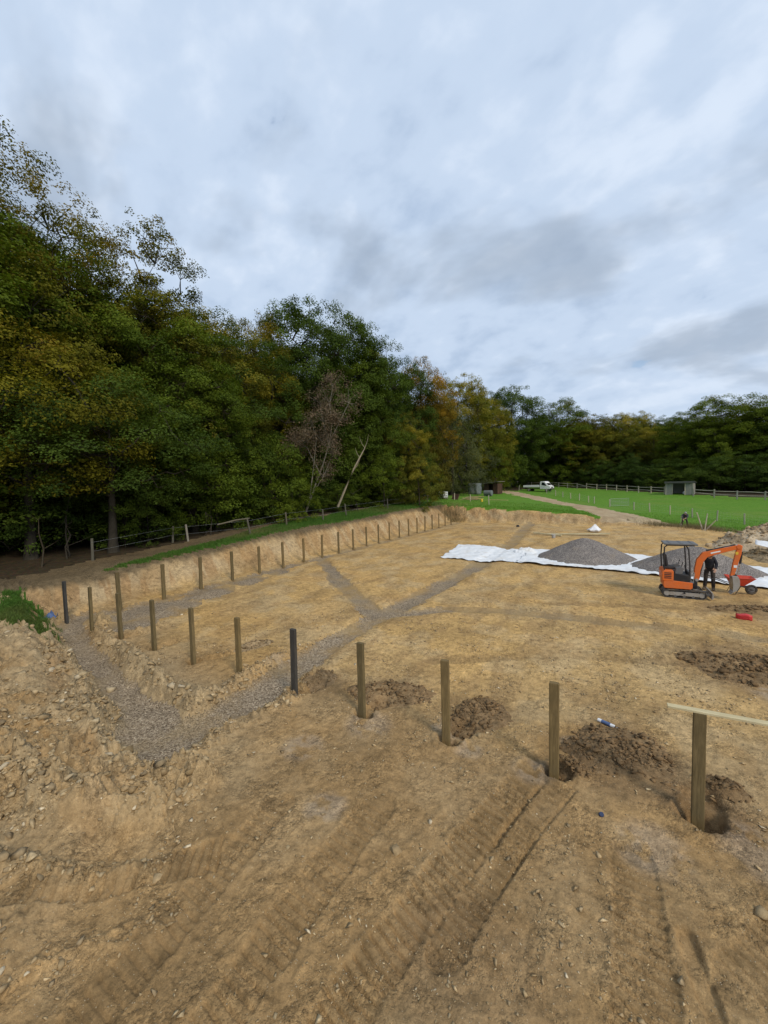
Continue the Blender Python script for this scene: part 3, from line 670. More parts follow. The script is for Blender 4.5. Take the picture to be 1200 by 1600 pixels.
def rock_field(name, x, y, size, colr, seed, sink=.25, label=None, cat=None, flat=1.0, zoff=None, parent=None, mat='stone', shapes=None):
    rng = np.random.RandomState(seed); z = zs(x, y) if zoff is None else zoff
    Vs, Fs, Cs = [], [], []; off = 0; shapes = shapes or ROCKS; which = rng.randint(0, len(shapes), len(x))
    for k, (V, F) in enumerate(shapes):
        s = np.where(which == k)[0]
        if not len(s): continue
        n = len(s); a = rng.uniform(0, 2*math.pi, n); tl = rng.normal(0, .35, n)
        sc = size[s][:, None]*np.c_[rng.uniform(.8, 1.3, n), rng.uniform(.7, 1.1, n), rng.uniform(.55, 1.1, n)*flat]
        P = V[None]*sc[:, None, :]
        y1 = P[..., 1]*np.cos(tl)[:, None]-P[..., 2]*np.sin(tl)[:, None]; z1 = P[..., 1]*np.sin(tl)[:, None]+P[..., 2]*np.cos(tl)[:, None]
        x2 = P[..., 0]*np.cos(a)[:, None]-y1*np.sin(a)[:, None]; y2 = P[..., 0]*np.sin(a)[:, None]+y1*np.cos(a)[:, None]
        W = np.stack([x2+x[s][:, None], y2+y[s][:, None], z1+(z[s]+size[s]*(.45-sink))[:, None]], -1)
        Vs.append(W.reshape(-1, 3)); Fs.append((F[None]+(np.arange(n)*len(V))[:, None, None]+off).reshape(-1, 3)); off += n*len(V)
        Cs.append(np.repeat(colr[s], len(V), 0))
    me = np_mesh(name, np.concatenate(Vs), np.concatenate(Fs), {'Col': np.concatenate(Cs)})
    o = link(name, me, M[mat], parent); o['kind'] = 'stuff'
    if label: tag(o, label, cat)
    return o
def stone_cols(n, rng, dark=0.):
    base = np.array([(.27, .20, .115), (.38, .275, .15), (.45, .34, .195), (.33, .235, .125), (.54, .45, .31)])[rng.choice(5, n, p=[.28, .3, .18, .2, .04])]
    return base*rng.uniform(.75, 1.15, (n, 1))*(1-dark)
def scatter():
    rng = np.random.RandomState(11)
    # candidates spread over the near ground; kept where the earth is broken up
    def cand(n, r0, r1):
        a = rng.uniform(R(-58), R(56), n)+YAW; d = np.sqrt(rng.uniform(r0*r0, r1*r1, n)); return CAM[0]+np.sin(a)*d, CAM[1]+np.cos(a)*d, d
    X, Y, D = cand(150000, 2.6, 17.5); h = height(X, Y, False)
    g = h['gravel']; w = h['rough']*1.0*sstep(19, 7, D)+np.exp(-((g-.12)/.14)**2)*.35*sstep(3, 0, Y)
    clump = sstep(.44, .62, fbm(X*1.5, Y*1.5, 91, 3)); w = w*(.25+1.1*clump)
    grassy = np.hypot((X-.5)/1.6, (Y+1.45)/.7) < 1
    keep = (rng.uniform(0, 1, len(X)) < w) & (g > .03) & ~grassy
    X, Y, D = X[keep][:14000], Y[keep][:14000], D[keep][:14000]; n = len(X)
    sz = np.clip(.019*(1-rng.uniform(0, 1, n))**-.42, .016, .10)
    rock_field('rubble', X, Y, sz, stone_cols(n, rng), 1, .3, 'broken lumps of chalky earth strewn along the front drain', 'rubble')
    X, Y, D = cand(160000, 2.6, 19); h = height(X, Y, False)
    cl = sstep(.5, .66, fbm(X*1.1, Y*1.1, 92, 3)); keep = (rng.uniform(0, 1, len(X)) < (.07+.40*cl)*(1-.6*h['trk'])*sstep(21, 6, D)) & (h['gravel'] > .03) & (h['t'] < .6)
    X, Y = X[keep][:22000], Y[keep][:22000]; n = len(X); sz = np.clip(np.interp(np.hypot(X-CAM[0], Y-CAM[1]), [3, 8, 18], [.0095, .0125, .018])*(1-rng.uniform(0, 1, n))**-.42, .007, .05)
    rock_field('stone_chips', X, Y, sz, stone_cols(n, rng)*1.2, 2, .25, 'small stone chips trodden into the tracked foreground earth', 'stone chips', shapes=CHIPS)
    # the stones large enough to pick out one by one
    meshes = []
    for k, (V, F) in enumerate(ROCKS):
        me = np_mesh('stone', V, F); me.materials.append(M['stone_obj']); meshes.append(me)
    spots = []
    def put(n, line, spread, s0, s1, label, group):
        pts = np.array(line, float); seg = rng.randint(0, len(pts)-1, n); u = rng.uniform(0, 1, n)[:, None]
        p = pts[seg]*(1-u)+pts[seg+1]*u+rng.normal(0, spread, (n, 2)); s = s0*(s1/s0)**(rng.uniform(0, 1, n)**1.8)
        for q, r_ in zip(p, s): spots.append((q[0], q[1], r_, label, group))
    put(60, [(1.5, -1.5), (5.0, -2.15), (8.0, -2.8), (10.2, -3.3)], .22, .06, .17, 'pale lump of chalky earth on the rubble bank beside the gravel drain', 'lumps on the rubble bank')
    put(34, [(5.0, -.75), (8.6, -1.35), (9.5, -1.1), (10.7, -.9)], .13, .05, .13, 'rough lump of earth along the arena side of the front gravel drain', 'lumps on the arena side of the drain')
    put(52, [(7.6, -4.35), (9.2, -4.3), (10.4, -3.85), (11.7, -3.0)], .2, .05, .13, 'broken clod on the thrown up ridge at the left of the foreground', 'clods on the foreground ridge')
    put(26, [(9.6, -5.8), (11.0, -5.0), (12.2, -4.15)], .08, .035, .08, 'small stone in the crumbly ridge beside the smooth furrow', 'stones along the furrow')
    put(60, [(12.8, -4.3), (14.2, -3.4), (15.6, -3.6), (16.6, -3.4), (17.3, -2.6)], .42, .016, .045, 'pale flint lying on the tracked foreground earth', 'flints on the foreground')
    put(24, [(12.2, -1.0), (13.5, -1.7), (15.0, -.9), (16.6, -1.2)], .4, .016, .04, 'small pale stone on the bare earth in front of the post row', 'stones before the post row')
    for sx, sy, r_, lb in [(9.75, -2.95, .20, 'large flat boulder of chalk at the rubble edge above the drain'), (9.3, -4.75, .24, 'long pale boulder half buried in the left foreground rubble'), (6.6, -1.75, .17, 'rounded pale boulder leaning over the gravel drain'),
                           (8.45, -1.3, .16, 'pale blocky stone at the inner corner of the gravel drain'), (18.55, -1.3, .09, 'brown stone at the right edge below the capped post'), (15.05, .0+.32, .09, 'round brown stone on the dark soil behind the eighth post')]:
        spots.append((sx, sy, r_, lb, None))
    S = np.array([(a, b) for a, b, *_ in spots]); z = zs(S[:, 0], S[:, 1]); gg = height(S[:, 0], S[:, 1], False)['gravel']
    for (x, y, r_, lb, gp), zz, g_ in zip(spots, z, gg):
        if g_ < -.02 and gp: continue
        o = bpy.data.objects.new('stone' if gp else 'boulder', meshes[rng.randint(8)]); col.objects.link(o); o.location = (x, y, zz+r_*.18)
        o.rotation_euler = (rng.normal(0, .25), rng.normal(0, .25), rng.uniform(0, 6.28)); o.scale = (r_*rng.uniform(.85, 1.25), r_*rng.uniform(.75, 1.05), r_*rng.uniform(.7, 1.1))
        tag(o, lb, 'stone' if gp else 'boulder', gp)
scatter()

# ------------------------------------------------------------------ heaps
def heap(name, cx, cy, rx, ry, h, mat, seed, label, cat, prof='round', rough=.05, rs=4., colr=None, na=96, nr=40, rot=0., clods=0, cs=.03):
    a = np.linspace(0, 2*math.pi, na, endpoint=False); q = np.linspace(0, 1.12, nr)**.9
    A, Q = np.meshgrid(a, q); wob = 1+(fbm(np.cos(A)*1.6+seed, np.sin(A)*1.6, seed, 3)-.5)*(.5 if prof != 'cone' else .12)
    lx = np.cos(A)*Q*rx*wob; ly = np.sin(A)*Q*ry*wob; c, s = math.cos(rot), math.sin(rot)
    X = (cx+lx*c-ly*s).ravel(); Y = (cy+lx*s+ly*c).ravel(); Qf = Q.ravel()
    pr = np.clip(1-Qf**2, 0, 1)**1.15 if prof == 'round' else np.clip((np.sqrt(1.02+.03)-np.sqrt(Qf**2+.03)), 0, 1.2)
    n = fbm(X*rs, Y*rs, seed+1, 4)-.5; nb = np.abs(fbm(X*rs*1.7, Y*rs*1.7, seed+2, 3)-.5)*2
    zb = height(X, Y, False)['z']
    Z = zb+h*pr+(n*1.5+nb*.6-.2)*rough*sstep(1.05, .7, Qf)-.07*sstep(.86, 1.1, Qf)-.0
    i = np.arange(nr-1)[:, None]*na; j = np.arange(na)[None, :]; j2 = (j+1) % na
    F = np.stack([i+j, i+j2, i+na+j2, i+na+j], -1).reshape(-1, 4)
    at_ = None
    if colr is not None:
        v = np.clip(fbm(X*2.2, Y*2.2, seed+5, 4)*1.6-.3, 0, 1)[:, None]; at_ = {'Col': np.array(colr[0])[None]*(1-v)+np.array(colr[1])[None]*v}
    o = link(name, np_mesh(name, np.c_[X, Y, Z], F, at_, True), M[mat]); tag(o, label, cat)
    if clods:
        rng = np.random.RandomState(seed+9); pick = rng.choice(len(X), clods, p=(np.clip(1.08-Qf, 0, 1)*Qf)/np.sum(np.clip(1.08-Qf, 0, 1)*Qf))
        px = X[pick]+rng.normal(0, .03, clods); py = Y[pick]+rng.normal(0, .03, clods)
        sz = np.clip(cs*(1-rng.uniform(0, 1, clods))**-.4, cs*.7, cs*4); cc = np.array(colr[0])*rng.uniform(.75, 1.45, (clods, 1))
        rock_field('clods', px, py, sz, cc, seed+3, .3, zoff=Z[pick], parent=o)
    return o
DAMP = ((.165, .105, .052), (.27, .18, .092))
heap('soil_mound', 12.85, .95, .95, .55, .11, 'soil', 301, 'dark crumbly soil mound behind the seventh front post', 'soil mound', 'round', .07, 5, DAMP, rot=.45, clods=260, cs=.022)
heap('soil_mound', 14.85, 1.05, .55, .85, .12, 'soil', 302, 'long dark soil mound behind the eighth front post', 'soil mound', 'round', .07, 5, DAMP, rot=-.25, clods=320, cs=.022)
heap('soil_mound', 17.25, 1.0, .95, .8, .12, 'soil', 303, 'broad dark soil mound between the last two front posts', 'soil mound', 'round', .08, 5, DAMP, rot=.2, clods=520, cs=.022)
heap('soil_mound', 11.05, .75, .42, .5, .12, 'soil', 304, 'low brown soil mound behind the dark sixth post', 'soil mound', 'round', .06, 5, ((.17, .115, .06), (.26, .18, .1)), clods=120, cs=.02)
heap('soil_mound', 16.6, .18, .28, .2, .12, 'soil', 305, 'small dark soil mound right behind the ninth front post', 'soil mound', 'round', .05, 7, DAMP, na=64, nr=24, clods=120, cs=.018)
heap('soil_mound', 18.55, .75, .35, .26, .12, 'soil', 306, 'small dark soil mound right of the post under the batten', 'soil mound', 'round', .05, 7, DAMP, na=64, nr=24, clods=110, cs=.018)
heap('soil_mound', 20.3, 5.9, 1.9, 1.05, .14, 'soil', 307, 'wide dark spread of dug soil at the right edge', 'soil mound', 'round', .10, 4, DAMP, rot=.1, clods=800, cs=.03)
heap('soil_mound', 21.6, 11.5, 1.7, .5, .14, 'soil', 308, 'dark dug soil on the ground below the digger bucket', 'soil mound', 'round', .08, 5, DAMP, rot=.0, clods=260, cs=.03)
heap('soil_mound', 7.95, 1.55, .6, .28, .10, 'soil', 309, 'low pale soil mound beside the narrow slot behind the fourth post', 'soil mound', 'round', .05, 6, ((.24, .17, .095), (.36, .27, .16)), rot=1.0, clods=140, cs=.025)
heap('gravel_heap', 15.35, 19.75, 2.75, 2.45, 1.42, 'gravel', 311, 'tall cone of grey gravel on the white sheet', 'gravel heap', 'cone', .03, 3, na=120, nr=50)
heap('gravel_heap', 20.35, 18.35, 2.85, 2.3, 1.42, 'gravel', 312, 'grey gravel cone behind the orange digger', 'gravel heap', 'cone', .03, 3, na=120, nr=50)
SP_COL = ((.34, .25, .15), (.50, .41, .29))
heap('spoil_heap', 27.0, 29.6, 4.9, 3.4, 1.75, 'soil', 313, 'big pale heap of dug spoil at the right edge', 'spoil heap', 'round', .38, 1.6, SP_COL, na=160, nr=70, rot=.35, clods=1500, cs=.06)
heap('spoil_heap', 26.0, 24.6, 2.6, 3.6, .75, 'soil', 314, 'low brown spoil heap in front of the big pale one', 'spoil heap', 'round', .22, 2, ((.20, .145, .08), (.36, .27, .16)), na=140, nr=60, rot=-.2, clods=900, cs=.05)
heap('earth_hump', 19.2, 43.2, 2.0, 1.3, .35, 'soil', 315, 'smooth pale hump of earth where the track meets the pit', 'earth hump', 'round', .06, 2, ((.36, .28, .17), (.45, .36, .23)), rot=.5, clods=60, cs=.04)

# white geotextile
def sheet(name, near, far, nu, nv, label, cat, mat='cloth', seed=0, wr=.05, lift=.02):
    near = np.array(near, float); far = np.array(far, float)
    def samp(p, n):
        d = np.r_[0, np.cumsum(np.hypot(*np.diff(p, axis=0).T))]; t = np.linspace(0, d[-1], n); return np.c_[np.interp(t, d, p[:, 0]), np.interp(t, d, p[:, 1])]
    a, b = samp(near, nu), samp(far, nu); v = np.linspace(0, 1, nv)[:, None, None]; P = a[None]*(1-v)+b[None]*v
    X, Y = P[..., 0].ravel(), P[..., 1].ravel()
    X = X+(fbm(X*1.5, Y*1.5, seed+1, 3)-.5)*.35; Y = Y+(fbm(X*1.5, Y*1.5, seed+2, 3)-.5)*.35
    w = 1-np.abs(fbm(X*.9, Y*2.0, seed+3, 3)-.5)*4; w2 = 1-np.abs(fbm(X*2.3, Y*1.4, seed+4, 3)-.5)*4
    Z = height(X, Y, False)['z']+lift+np.clip(w, 0, 1)*wr+np.clip(w2, 0, 1)*wr*.6
    i = np.arange(nv-1)[:, None]*nu; j = np.arange(nu-1)[None, :]; F = np.stack([i+j, i+j+1, i+nu+j+1, i+nu+j], -1).reshape(-1, 4)
    o = link(name, np_mesh(name, np.c_[X, Y, Z], F, None, True), M[mat]); m = o.modifiers.new('thickness', 'SOLIDIFY'); m.thickness = .006; m.offset = 1
    tag(o, label, cat); return o
sheet('geotextile_sheet', [(7.5, 16.9), (9.0, 16.75), (11.0, 17.0), (12.4, 17.0)], [(6.7, 22.3), (8.0, 22.4), (10.2, 21.9), (12.3, 21.2)], 90, 60, 'flat white geotextile sheet left of the gravel heaps', 'sheet', seed=401, wr=.06)
sheet('geotextile_sheet', [(12.0, 16.85), (14, 16.75), (16.5, 16.7), (18.5, 16.2), (20.5, 15.55), (22.5, 15.1), (25, 15.0)], [(12.0, 21.9), (14, 22.6), (17, 22.3), (18.6, 21.9), (21, 21.2), (23, 20.2), (25.2, 18.6)], 150, 60, 'long white geotextile sheet under both gravel heaps', 'sheet', seed=411, wr=.07, lift=.03)
heap('crumpled_sheet', 11.9, 20.6, .9, .75, .30, 'cloth', 416, 'crumpled fold of white sheet left of the tall gravel heap', 'sheet', 'round', .22, 2.2, na=70, nr=30)
# ------------------------------------------------------------------ arena posts
ORD = ['', 'first', 'second', 'third', 'fourth', 'fifth', 'sixth', 'seventh', 'eighth', 'ninth', 'tenth', 'eleventh', 'twelfth', 'thirteenth', 'fourteenth', 'fifteenth', 'sixteenth', 'seventeenth', 'eighteenth', 'nineteenth', 'twentieth', 'twenty-first', 'twenty-second']
def post_mesh(wx, wy, seed):
    rng = random.Random(seed); b = B(); t = bmesh.new(); rings = []
    zz = [-.6, -.1, .35, .8, 1.2, 1.435, 1.45]
    for i, z in enumerate(zz):
        k = 1.0 if z < 1.44 else .93; ch = .008
        bx, by = rng.uniform(-.002, .002), rng.uniform(-.002, .002); hx, hy = wx/2*k, wy/2*k
        rings.append([t.verts.new((x+bx, y+by, z)) for x, y in [(-hx+ch, -hy), (hx-ch, -hy), (hx, -hy+ch), (hx, hy-ch), (hx-ch, hy), (-hx+ch, hy), (-hx, hy-ch), (-hx, -hy+ch)]])
    for r0, r1 in zip(rings[:-1], rings[1:]):
        for k in range(8): t.faces.new([r0[k], r0[(k+1) % 8], r1[(k+1) % 8], r1[k]])
    t.faces.new(rings[-1]); t.faces.new(rings[0][::-1]); b.merge(t); return b.mesh('arena_post')
_pm = [post_mesh(.145, .08, i) for i in range(3)]; _ps = [post_mesh(.08, .145, 10+i) for i in range(3)]
for _m in _pm+_ps: _m.materials.append(M['post'])
_rng = random.Random(5)
def arena_post(x, y, me, label, dark=False, z=0., tilt=(0, 0)):
    o = bpy.data.objects.new('arena_post', me); col.objects.link(o); o.location = (x, y, z)
    o.rotation_euler = (_rng.gauss(0, .006)+tilt[0], _rng.gauss(0, .006)+tilt[1], _rng.gauss(0, .05))
    if dark: o.material_slots[0].link = 'OBJECT'; o.material_slots[0].material = M['post_dark']
    tag(o, label, 'post', 'timber posts set round the arena'); return o
arena_post(-.12, .05, _pm[0], 'dark tarred corner post where the two post rows meet', True, .0)
for n, (x, y) in enumerate(FRONT, 1):
    extra = {6: 'dark stained ', 10: ''}.get(n, '')
    lab = 'timber post carrying the pale batten at the right end of the front row' if n == 10 else '%stimber post, %s after the corner post in the front row' % (extra or 'brown ', ORD[n])
    arena_post(x, y, _pm[n % 3], lab, n == 6)
_so = {2: (-.02), }
for n, (x, y) in enumerate(SIDE, 1):
    if n > 21: continue
    arena_post(x, y, _ps[n % 3], 'timber post, %s after the corner post in the long left row' % ORD[n])
# pale batten resting on the tenth post
b = B(); b.box(-.36, 2.4, -.048, .048, 0, .028, .003)
o = b.build('batten', M['batten']); o.location = (18.18, .0, 1.452); o.rotation_euler = (0, R(-.4), R(2.0)); tag(o, 'pale sawn batten laid across the top of the right-hand post', 'batten')

# ------------------------------------------------------------------ digger
def build_digger():
    root = empty('mini_excavator', (19.28, 12.75, hz(19.2, 12.75)+.015), R(3)); tag(root, 'orange mini excavator with grey canopy standing beside the gravel heap', 'excavator')
    def P(cx, cy): return ((cx-115)*.00319-.695, (660+(cx-115)*.035-cy)*.0038)
    for s in (-1, 1):
        y0, y1 = s*.39-.115, s*.39+.115
        # belt loop
        n = 44; r0, L0 = .15, .545; path = []
        per = 2*(2*L0)+2*math.pi*r0
        for k in range(n):
            u = k/n*per
            if u < 2*L0: p = (-L0+u, 0.0, 0, -1)
            elif u < 2*L0+math.pi*r0: a = (u-2*L0)/r0; p = (L0+r0*math.sin(a), r0-r0*math.cos(a), math.sin(a), -math.cos(a))
            elif u < 4*L0+math.pi*r0: p = (L0-(u-2*L0-math.pi*r0), 2*r0, 0, 1)
            else: a = (u-4*L0-math.pi*r0)/r0; p = (-L0-r0*math.sin(a), r0+r0*math.cos(a), -math.sin(a), math.cos(a))
            path.append(p)
        t = bmesh.new(); rings = []
        for k, (px, pz, nx, nz) in enumerate(path):
            e = .018 if k % 2 else 0.0
            rings.append([t.verts.new((px+nx*e, y0, pz+nz*e)), t.verts.new((px+nx*e, y1, pz+nz*e)), t.verts.new((px-nx*.028, y1, pz-nz*.028)), t.verts.new((px-nx*.028, y0, pz-nz*.028))])
        for k in range(n):
            q0, q1 = rings[k], rings[(k+1) % n]
            for j in range(4): t.faces.new([q0[j], q0[(j+1) % 4], q1[(j+1) % 4], q1[j]])
        tr = B().merge(t).build('rubber_track', M['rubber'], root)
        B().box(-.45, .45, y0+.03, y1-.03, .075, .225, .012).build('track_frame', M['steel'], root)
        B().cyl((L0, s*.39, r0), 'y', .105, .16, 18, .01).build('idler_wheel', M['steel'], tr)
        B().cyl((-L0, s*.39, r0), 'y', .105, .16, 18, .01).build('drive_sprocket', M['steel'], tr)
        for k in (-.28, 0, .28): B().cyl((k, s*.39, .065), 'y', .042, .17, 12).build('track_roller', M['grey'], tr)
        B().cyl((.0, s*(.39+.075*s*s), .20), 'y', .03, .19, 10).build('carrier_roller', M['black'], tr)
    B().box(-.35, .35, -.30, .30, .12, .27, .02).cyl((0, 0, .30), 'z', .26, .10, 24).build('undercarriage', M['black'], root)
    bl = B().prism([(.83, .03), (.86, .02), (.90, .10), (.89, .20), (.86, .29), (.83, .29), (.855, .18)], -.49, .49).build('dozer_blade', M['steel'], root)
    for s in (-1, 1): B().beam([(.35, .17), (.84, .14)], [.07, .06], s*.24-.03, s*.24+.03).build('blade_arm', M['steel'], bl)
    # house
    body = B().prism([(-.62, .34), (.20, .34), (.26, .40), (.26, .60), (-.60, .66), (-.66, .60), (-.66, .42)], -.46, .46, bev=.02).build('house_skirt', M['orange'], root)
    B().prism([(-.70, .62), (-.36, .62), (-.34, .66), (-.34, 1.0), (-.36, 1.03), (-.66, 1.03), (-.71, .96)], -.47, .47, bev=.025).build('engine_cover', M['orange'], root)
    for k in range(4): B().box(-.64, -.41, -.478, -.466, .72+k*.065, .755+k*.065, .004).build('vent_slot', M['black'], root)
    B().prism([(-.335, .60), (.17, .56), (.17, .86), (-.335, .93)], -.43, .43, bev=.02).build('seat_box', M['black'], root)
    B().box(-.10, .30, -.44, .44, .585, .615, .006).build('floor_plate', M['grey'], root)
    seat = B().box(-.62, -.26, -.22, .22, 1.04, 1.14, .035).build('seat', M['vinyl'], root)
    t = bmesh.new(); bmesh.ops.create_cube(t, size=1)
    for v in t.verts: v.co = Vector((v.co.x*.10, v.co.y*.42, v.co.z*.50))
    bmesh.ops.bevel(t, geom=list(t.edges), offset=.04, segments=3, affect='EDGES')
    B().merge(t, Matrix.Translation((-.56, 0, 1.38)) @ Matrix.Rotation(R(-10), 4, 'Y')).build('backrest', M['vinyl'], seat)
    for s in (-1, 1):
        c = B().prism([(-.30, .90), (-.06, .90), (-.02, 1.12), (-.10, 1.20), (-.26, 1.14)], s*.33-.07, s*.33+.07, bev=.02).build('side_console', M['grey'], root)
        B().tube([(-.09, s*.33, 1.15), (-.06, s*.33, 1.28), (-.045, s*.32, 1.34)], [.014, .012, .022], 8).build('joystick', M['black'], c)
    for k, yy in enumerate((-.16, -.05, .06, .17)): B().tube([(.10, yy, .60), (.13, yy, .95), (.09, yy, 1.10+.06*(k % 2))], [.012, .010, .014], 8).build('control_lever', M['black'], root)
    B().box(.16, .24, -.26, .26, .62, .98, .02).build('front_panel', M['grey'], root)
    B().tube([(.30, -.30, .60), (.33, -.30, .95), (.26, -.12, 1.0), (.26, .12, 1.0), (.33, .30, .95), (.30, .30, .60)], .014, 8).build('hand_rail', M['steel'], root)
    # canopy
    for s in (-1, 1):
        B().tube([(-.63, s*.40, 1.0), (-.655, s*.40, 1.5), (-.64, s*.40, 1.92), (-.56, s*.40, 2.0)], .024, 8).build('canopy_post', M['black'], root)
        B().tube([(.16, s*.40, .62), (.17, s*.40, 1.2), (.12, s*.40, 1.86), (.04, s*.40, 2.0)], .024, 8).build('canopy_post', M['black'], root)
    roof = B().box(-.66, .40, -.47, .47, 2.02, 2.075, .022).build('canopy_roof', M['canopy'], root)
    for k in (-.45, -.1, .25): B().box(k-.035, k+.035, -.42, .42, 2.072, 2.088, .006).build('roof_rib', M['canopy'], roof)
    B().tube([(-.60, -.40, 2.0), (.30, -.40, 2.01)], .022, 8).tube([(-.60, .40, 2.0), (.30, .40, 2.01)], .022, 8).build('canopy_frame', M['black'], roof)
    # swing bracket, boom, arm, bucket
    B().box(.26, .46, -.13, .13, .34, .60, .02).cyl((.40, 0, .47), 'z', .085, .34, 14).build('swing_bracket', M['black'], root)
    bp = [P(472, 500), P(478, 400), P(500, 305), P(548, 245), P(625, 222), P(745, 192), P(862, 165)]
    boom = B().beam(bp, [.15, .19, .23, .235, .20, .165, .15], -.065, .065, .012).build('boom', M['orange'], root)
    B().cyl((bp[0][0], 0, bp[0][1]), 'y', .055, .22, 12).build('boom_pin', M['steel'], boom)
    B().beam([P(600, 228), P(690, 207)], [.05, .05], -.0675, -.066).build('decal', M['white'], boom)
    ep = bp[-1]; B().cyl((ep[0], 0, ep[1]), 'y', .085, .16, 14, .01).build('boom_nose', M['orange'], boom)
    a0, a1 = P(560, 205), P(722, 178); a2 = P(850, 148)
    cy = B().tube([(a0[0], 0, a0[1]), (a1[0], 0, a1[1])], .042, 12).build('arm_cylinder', M['black'], root)
    B().tube([(a1[0], 0, a1[1]), (a2[0], 0, a2[1])], .020, 10).build('cylinder_rod', M['chrome'], cy)
    c0, c1, c2 = P(455, 480), P(478, 330), P(530, 250)
    cy = B().tube([(c0[0]+.12, 0, c0[1]-.02), (c1[0]+.16, 0, c1[1])], .038, 12).build('boom_cylinder', M['black'], root)
    B().tube([(c1[0]+.16, 0, c1[1]), (c2[0]+.12, 0, c2[1]-.02)], .019, 10).build('cylinder_rod', M['chrome'], cy)
    for s in (-1, 1):
        h0 = [P(500, 480), P(505, 390), P(530, 290), P(575, 225), P(700, 190), P(840, 160)]
        B().tube([(q[0]-.09+.06*(i > 2), s*.045, q[1]+.055) for i, q in enumerate(h0)], .011, 6).build('hydraulic_hose', M['black'], boom)
    dp = [P(872, 150), P(858, 230), P(832, 330), P(806, 455)]
    arm = B().beam(dp, [.13, .17, .15, .11], -.055, .055, .01).build('dipper_arm', M['orange'], root)
    B().box(dp[1][0]-.09, dp[1][0]-.01, -.0575, -.0555, dp[1][1]-.04, dp[1][1]+.06).build('warning_sticker', M['yellow'], arm)
    B().box(dp[2][0]-.05, dp[2][0]+.05, -.0575, -.0555, dp[2][1]-.15, dp[2][1]-.05).build('decal', M['white'], arm)
    b0, b1, b2 = P(880, 215), P(862, 330), P(838, 440)
    cy = B().tube([(b0[0]+.03, 0, b0[1]), (b1[0]+.05, 0, b1[1])], .038, 12).build('bucket_cylinder', M['black'], root)
    B().tube([(b1[0]+.05, 0, b1[1]), (b2[0]+.06, 0, b2[1])], .018, 10).build('cylinder_rod', M['chrome'], cy)
    k0 = P(806, 455); B().beam([(k0[0], k0[1]), (k0[0]+.10, k0[1]+.06), (k0[0]+.16, k0[1]-.04)], [.06, .06, .05], -.06, .06).build('bucket_link', M['black'], root)
    bx, bz = k0[0], k0[1]
    prof = [(bx-.03, bz+.03), (bx+.14, bz+.02), (bx+.19, bz-.10), (bx+.20, bz-.30), (bx+.12, bz-.50), (bx-.02, bz-.60), (bx-.02, bz-.57), (bx+.09, bz-.48), (bx+.165, bz-.29), (bx+.155, bz-.11), (bx+.11, bz-.03), (bx-.03, bz-.02)]
    bk = B().prism(prof, -.20, .20).build('bucket', M['steel'], root)
    for s in (-1, 1):
        B().prism([(bx-.03, bz+.0), (bx+.13, bz+.0), (bx+.18, bz-.10), (bx+.185, bz-.30), (bx+.11, bz-.48), (bx-.01, bz-.58), (bx+.0, bz-.3)], s*.207-.006, s*.207+.006).build('bucket_side', M['steel'], bk)
    for k in (-.15, -.05, .05, .15): B().prism([(bx-.03, bz-.57), (bx+.0, bz-.60), (bx-.07, bz-.66)], k-.018, k+.018).build('bucket_tooth', M['steel'], bk)
    B().prism([(bx+.0, bz-.04), (bx+.12, bz-.05), (bx+.15, bz-.28), (bx+.08, bz-.46), (bx+.0, bz-.52), (bx-.05, bz-.28)], -.19, .19, bev=.03).build('packed_earth', M['track'], bk)
build_digger()

# ------------------------------------------------------------------ wheelbarrow
def build_barrow():
    x, y = 21.25, 14.05; root = empty('wheelbarrow', (x, y, hz(x, y)+.01), R(4)); tag(root, 'red wheelbarrow standing just beyond the digger bucket', 'wheelbarrow')
    t = bmesh.new(); top = [(-.42, -.33), (.42, -.27), (.42, .27), (-.42, .33)]; bot = [(-.26, -.19), (.10, -.15), (.10, .15), (-.26, .19)]
    vt = [t.verts.new((a, b_, .66)) for a, b_ in top]; vb = [t.verts.new((a, b_, .34)) for a, b_ in bot]
    vi = [t.verts.new((a*.96, b_*.95, .66)) for a, b_ in top]; vc = [t.verts.new((a*.95, b_*.94, .36)) for a, b_ in bot]
    for i in range(4):
        j = (i+1) % 4; t.faces.new([vb[i], vb[j], vt[j], vt[i]]); t.faces.new([vt[i], vt[j], vi[j], vi[i]]); t.faces.new([vi[i], vi[j], vc[j], vc[i]])
    t.faces.new(vb[::-1]); t.faces.new(vc); bmesh.ops.recalc_face_normals(t, faces=t.faces)
    tray = B().merge(t).build('tray', M['red'], root)
    B().tube([(a, b_, .665) for a, b_ in top+top[:1]], .013, 6).build('rim', M['red'], tray)
    w = B(); n = 20
    for k in range(n): pass
    pts = [(.36+.155*math.cos(2*math.pi*k/n), 0, .19+.155*math.sin(2*math.pi*k/n)) for k in range(n+1)]
    wh = w.tube(pts, .042, 8, cap=False).build('tyre', M['rubber'], root)
    B().cyl((.36, 0, .19), 'y', .115, .05, 16, .008).cyl((.36, 0, .19), 'y', .02, .20, 8).build('wheel_hub', M['grey'], wh)
    for s in (-1, 1):
        B().tube([(.40, s*.09, .19), (.05, s*.17, .31), (-.40, s*.25, .40), (-.78, s*.29, .56), (-1.0, s*.30, .60)], .017, 8).build('handle', M['black'], root)
        B().tube([(-.20, s*.21, .36), (-.34, s*.22, .02), (-.18, s*.22, .01), (-.02, s*.19, .32)], .014, 8).build('leg', M['black'], root)
build_barrow()

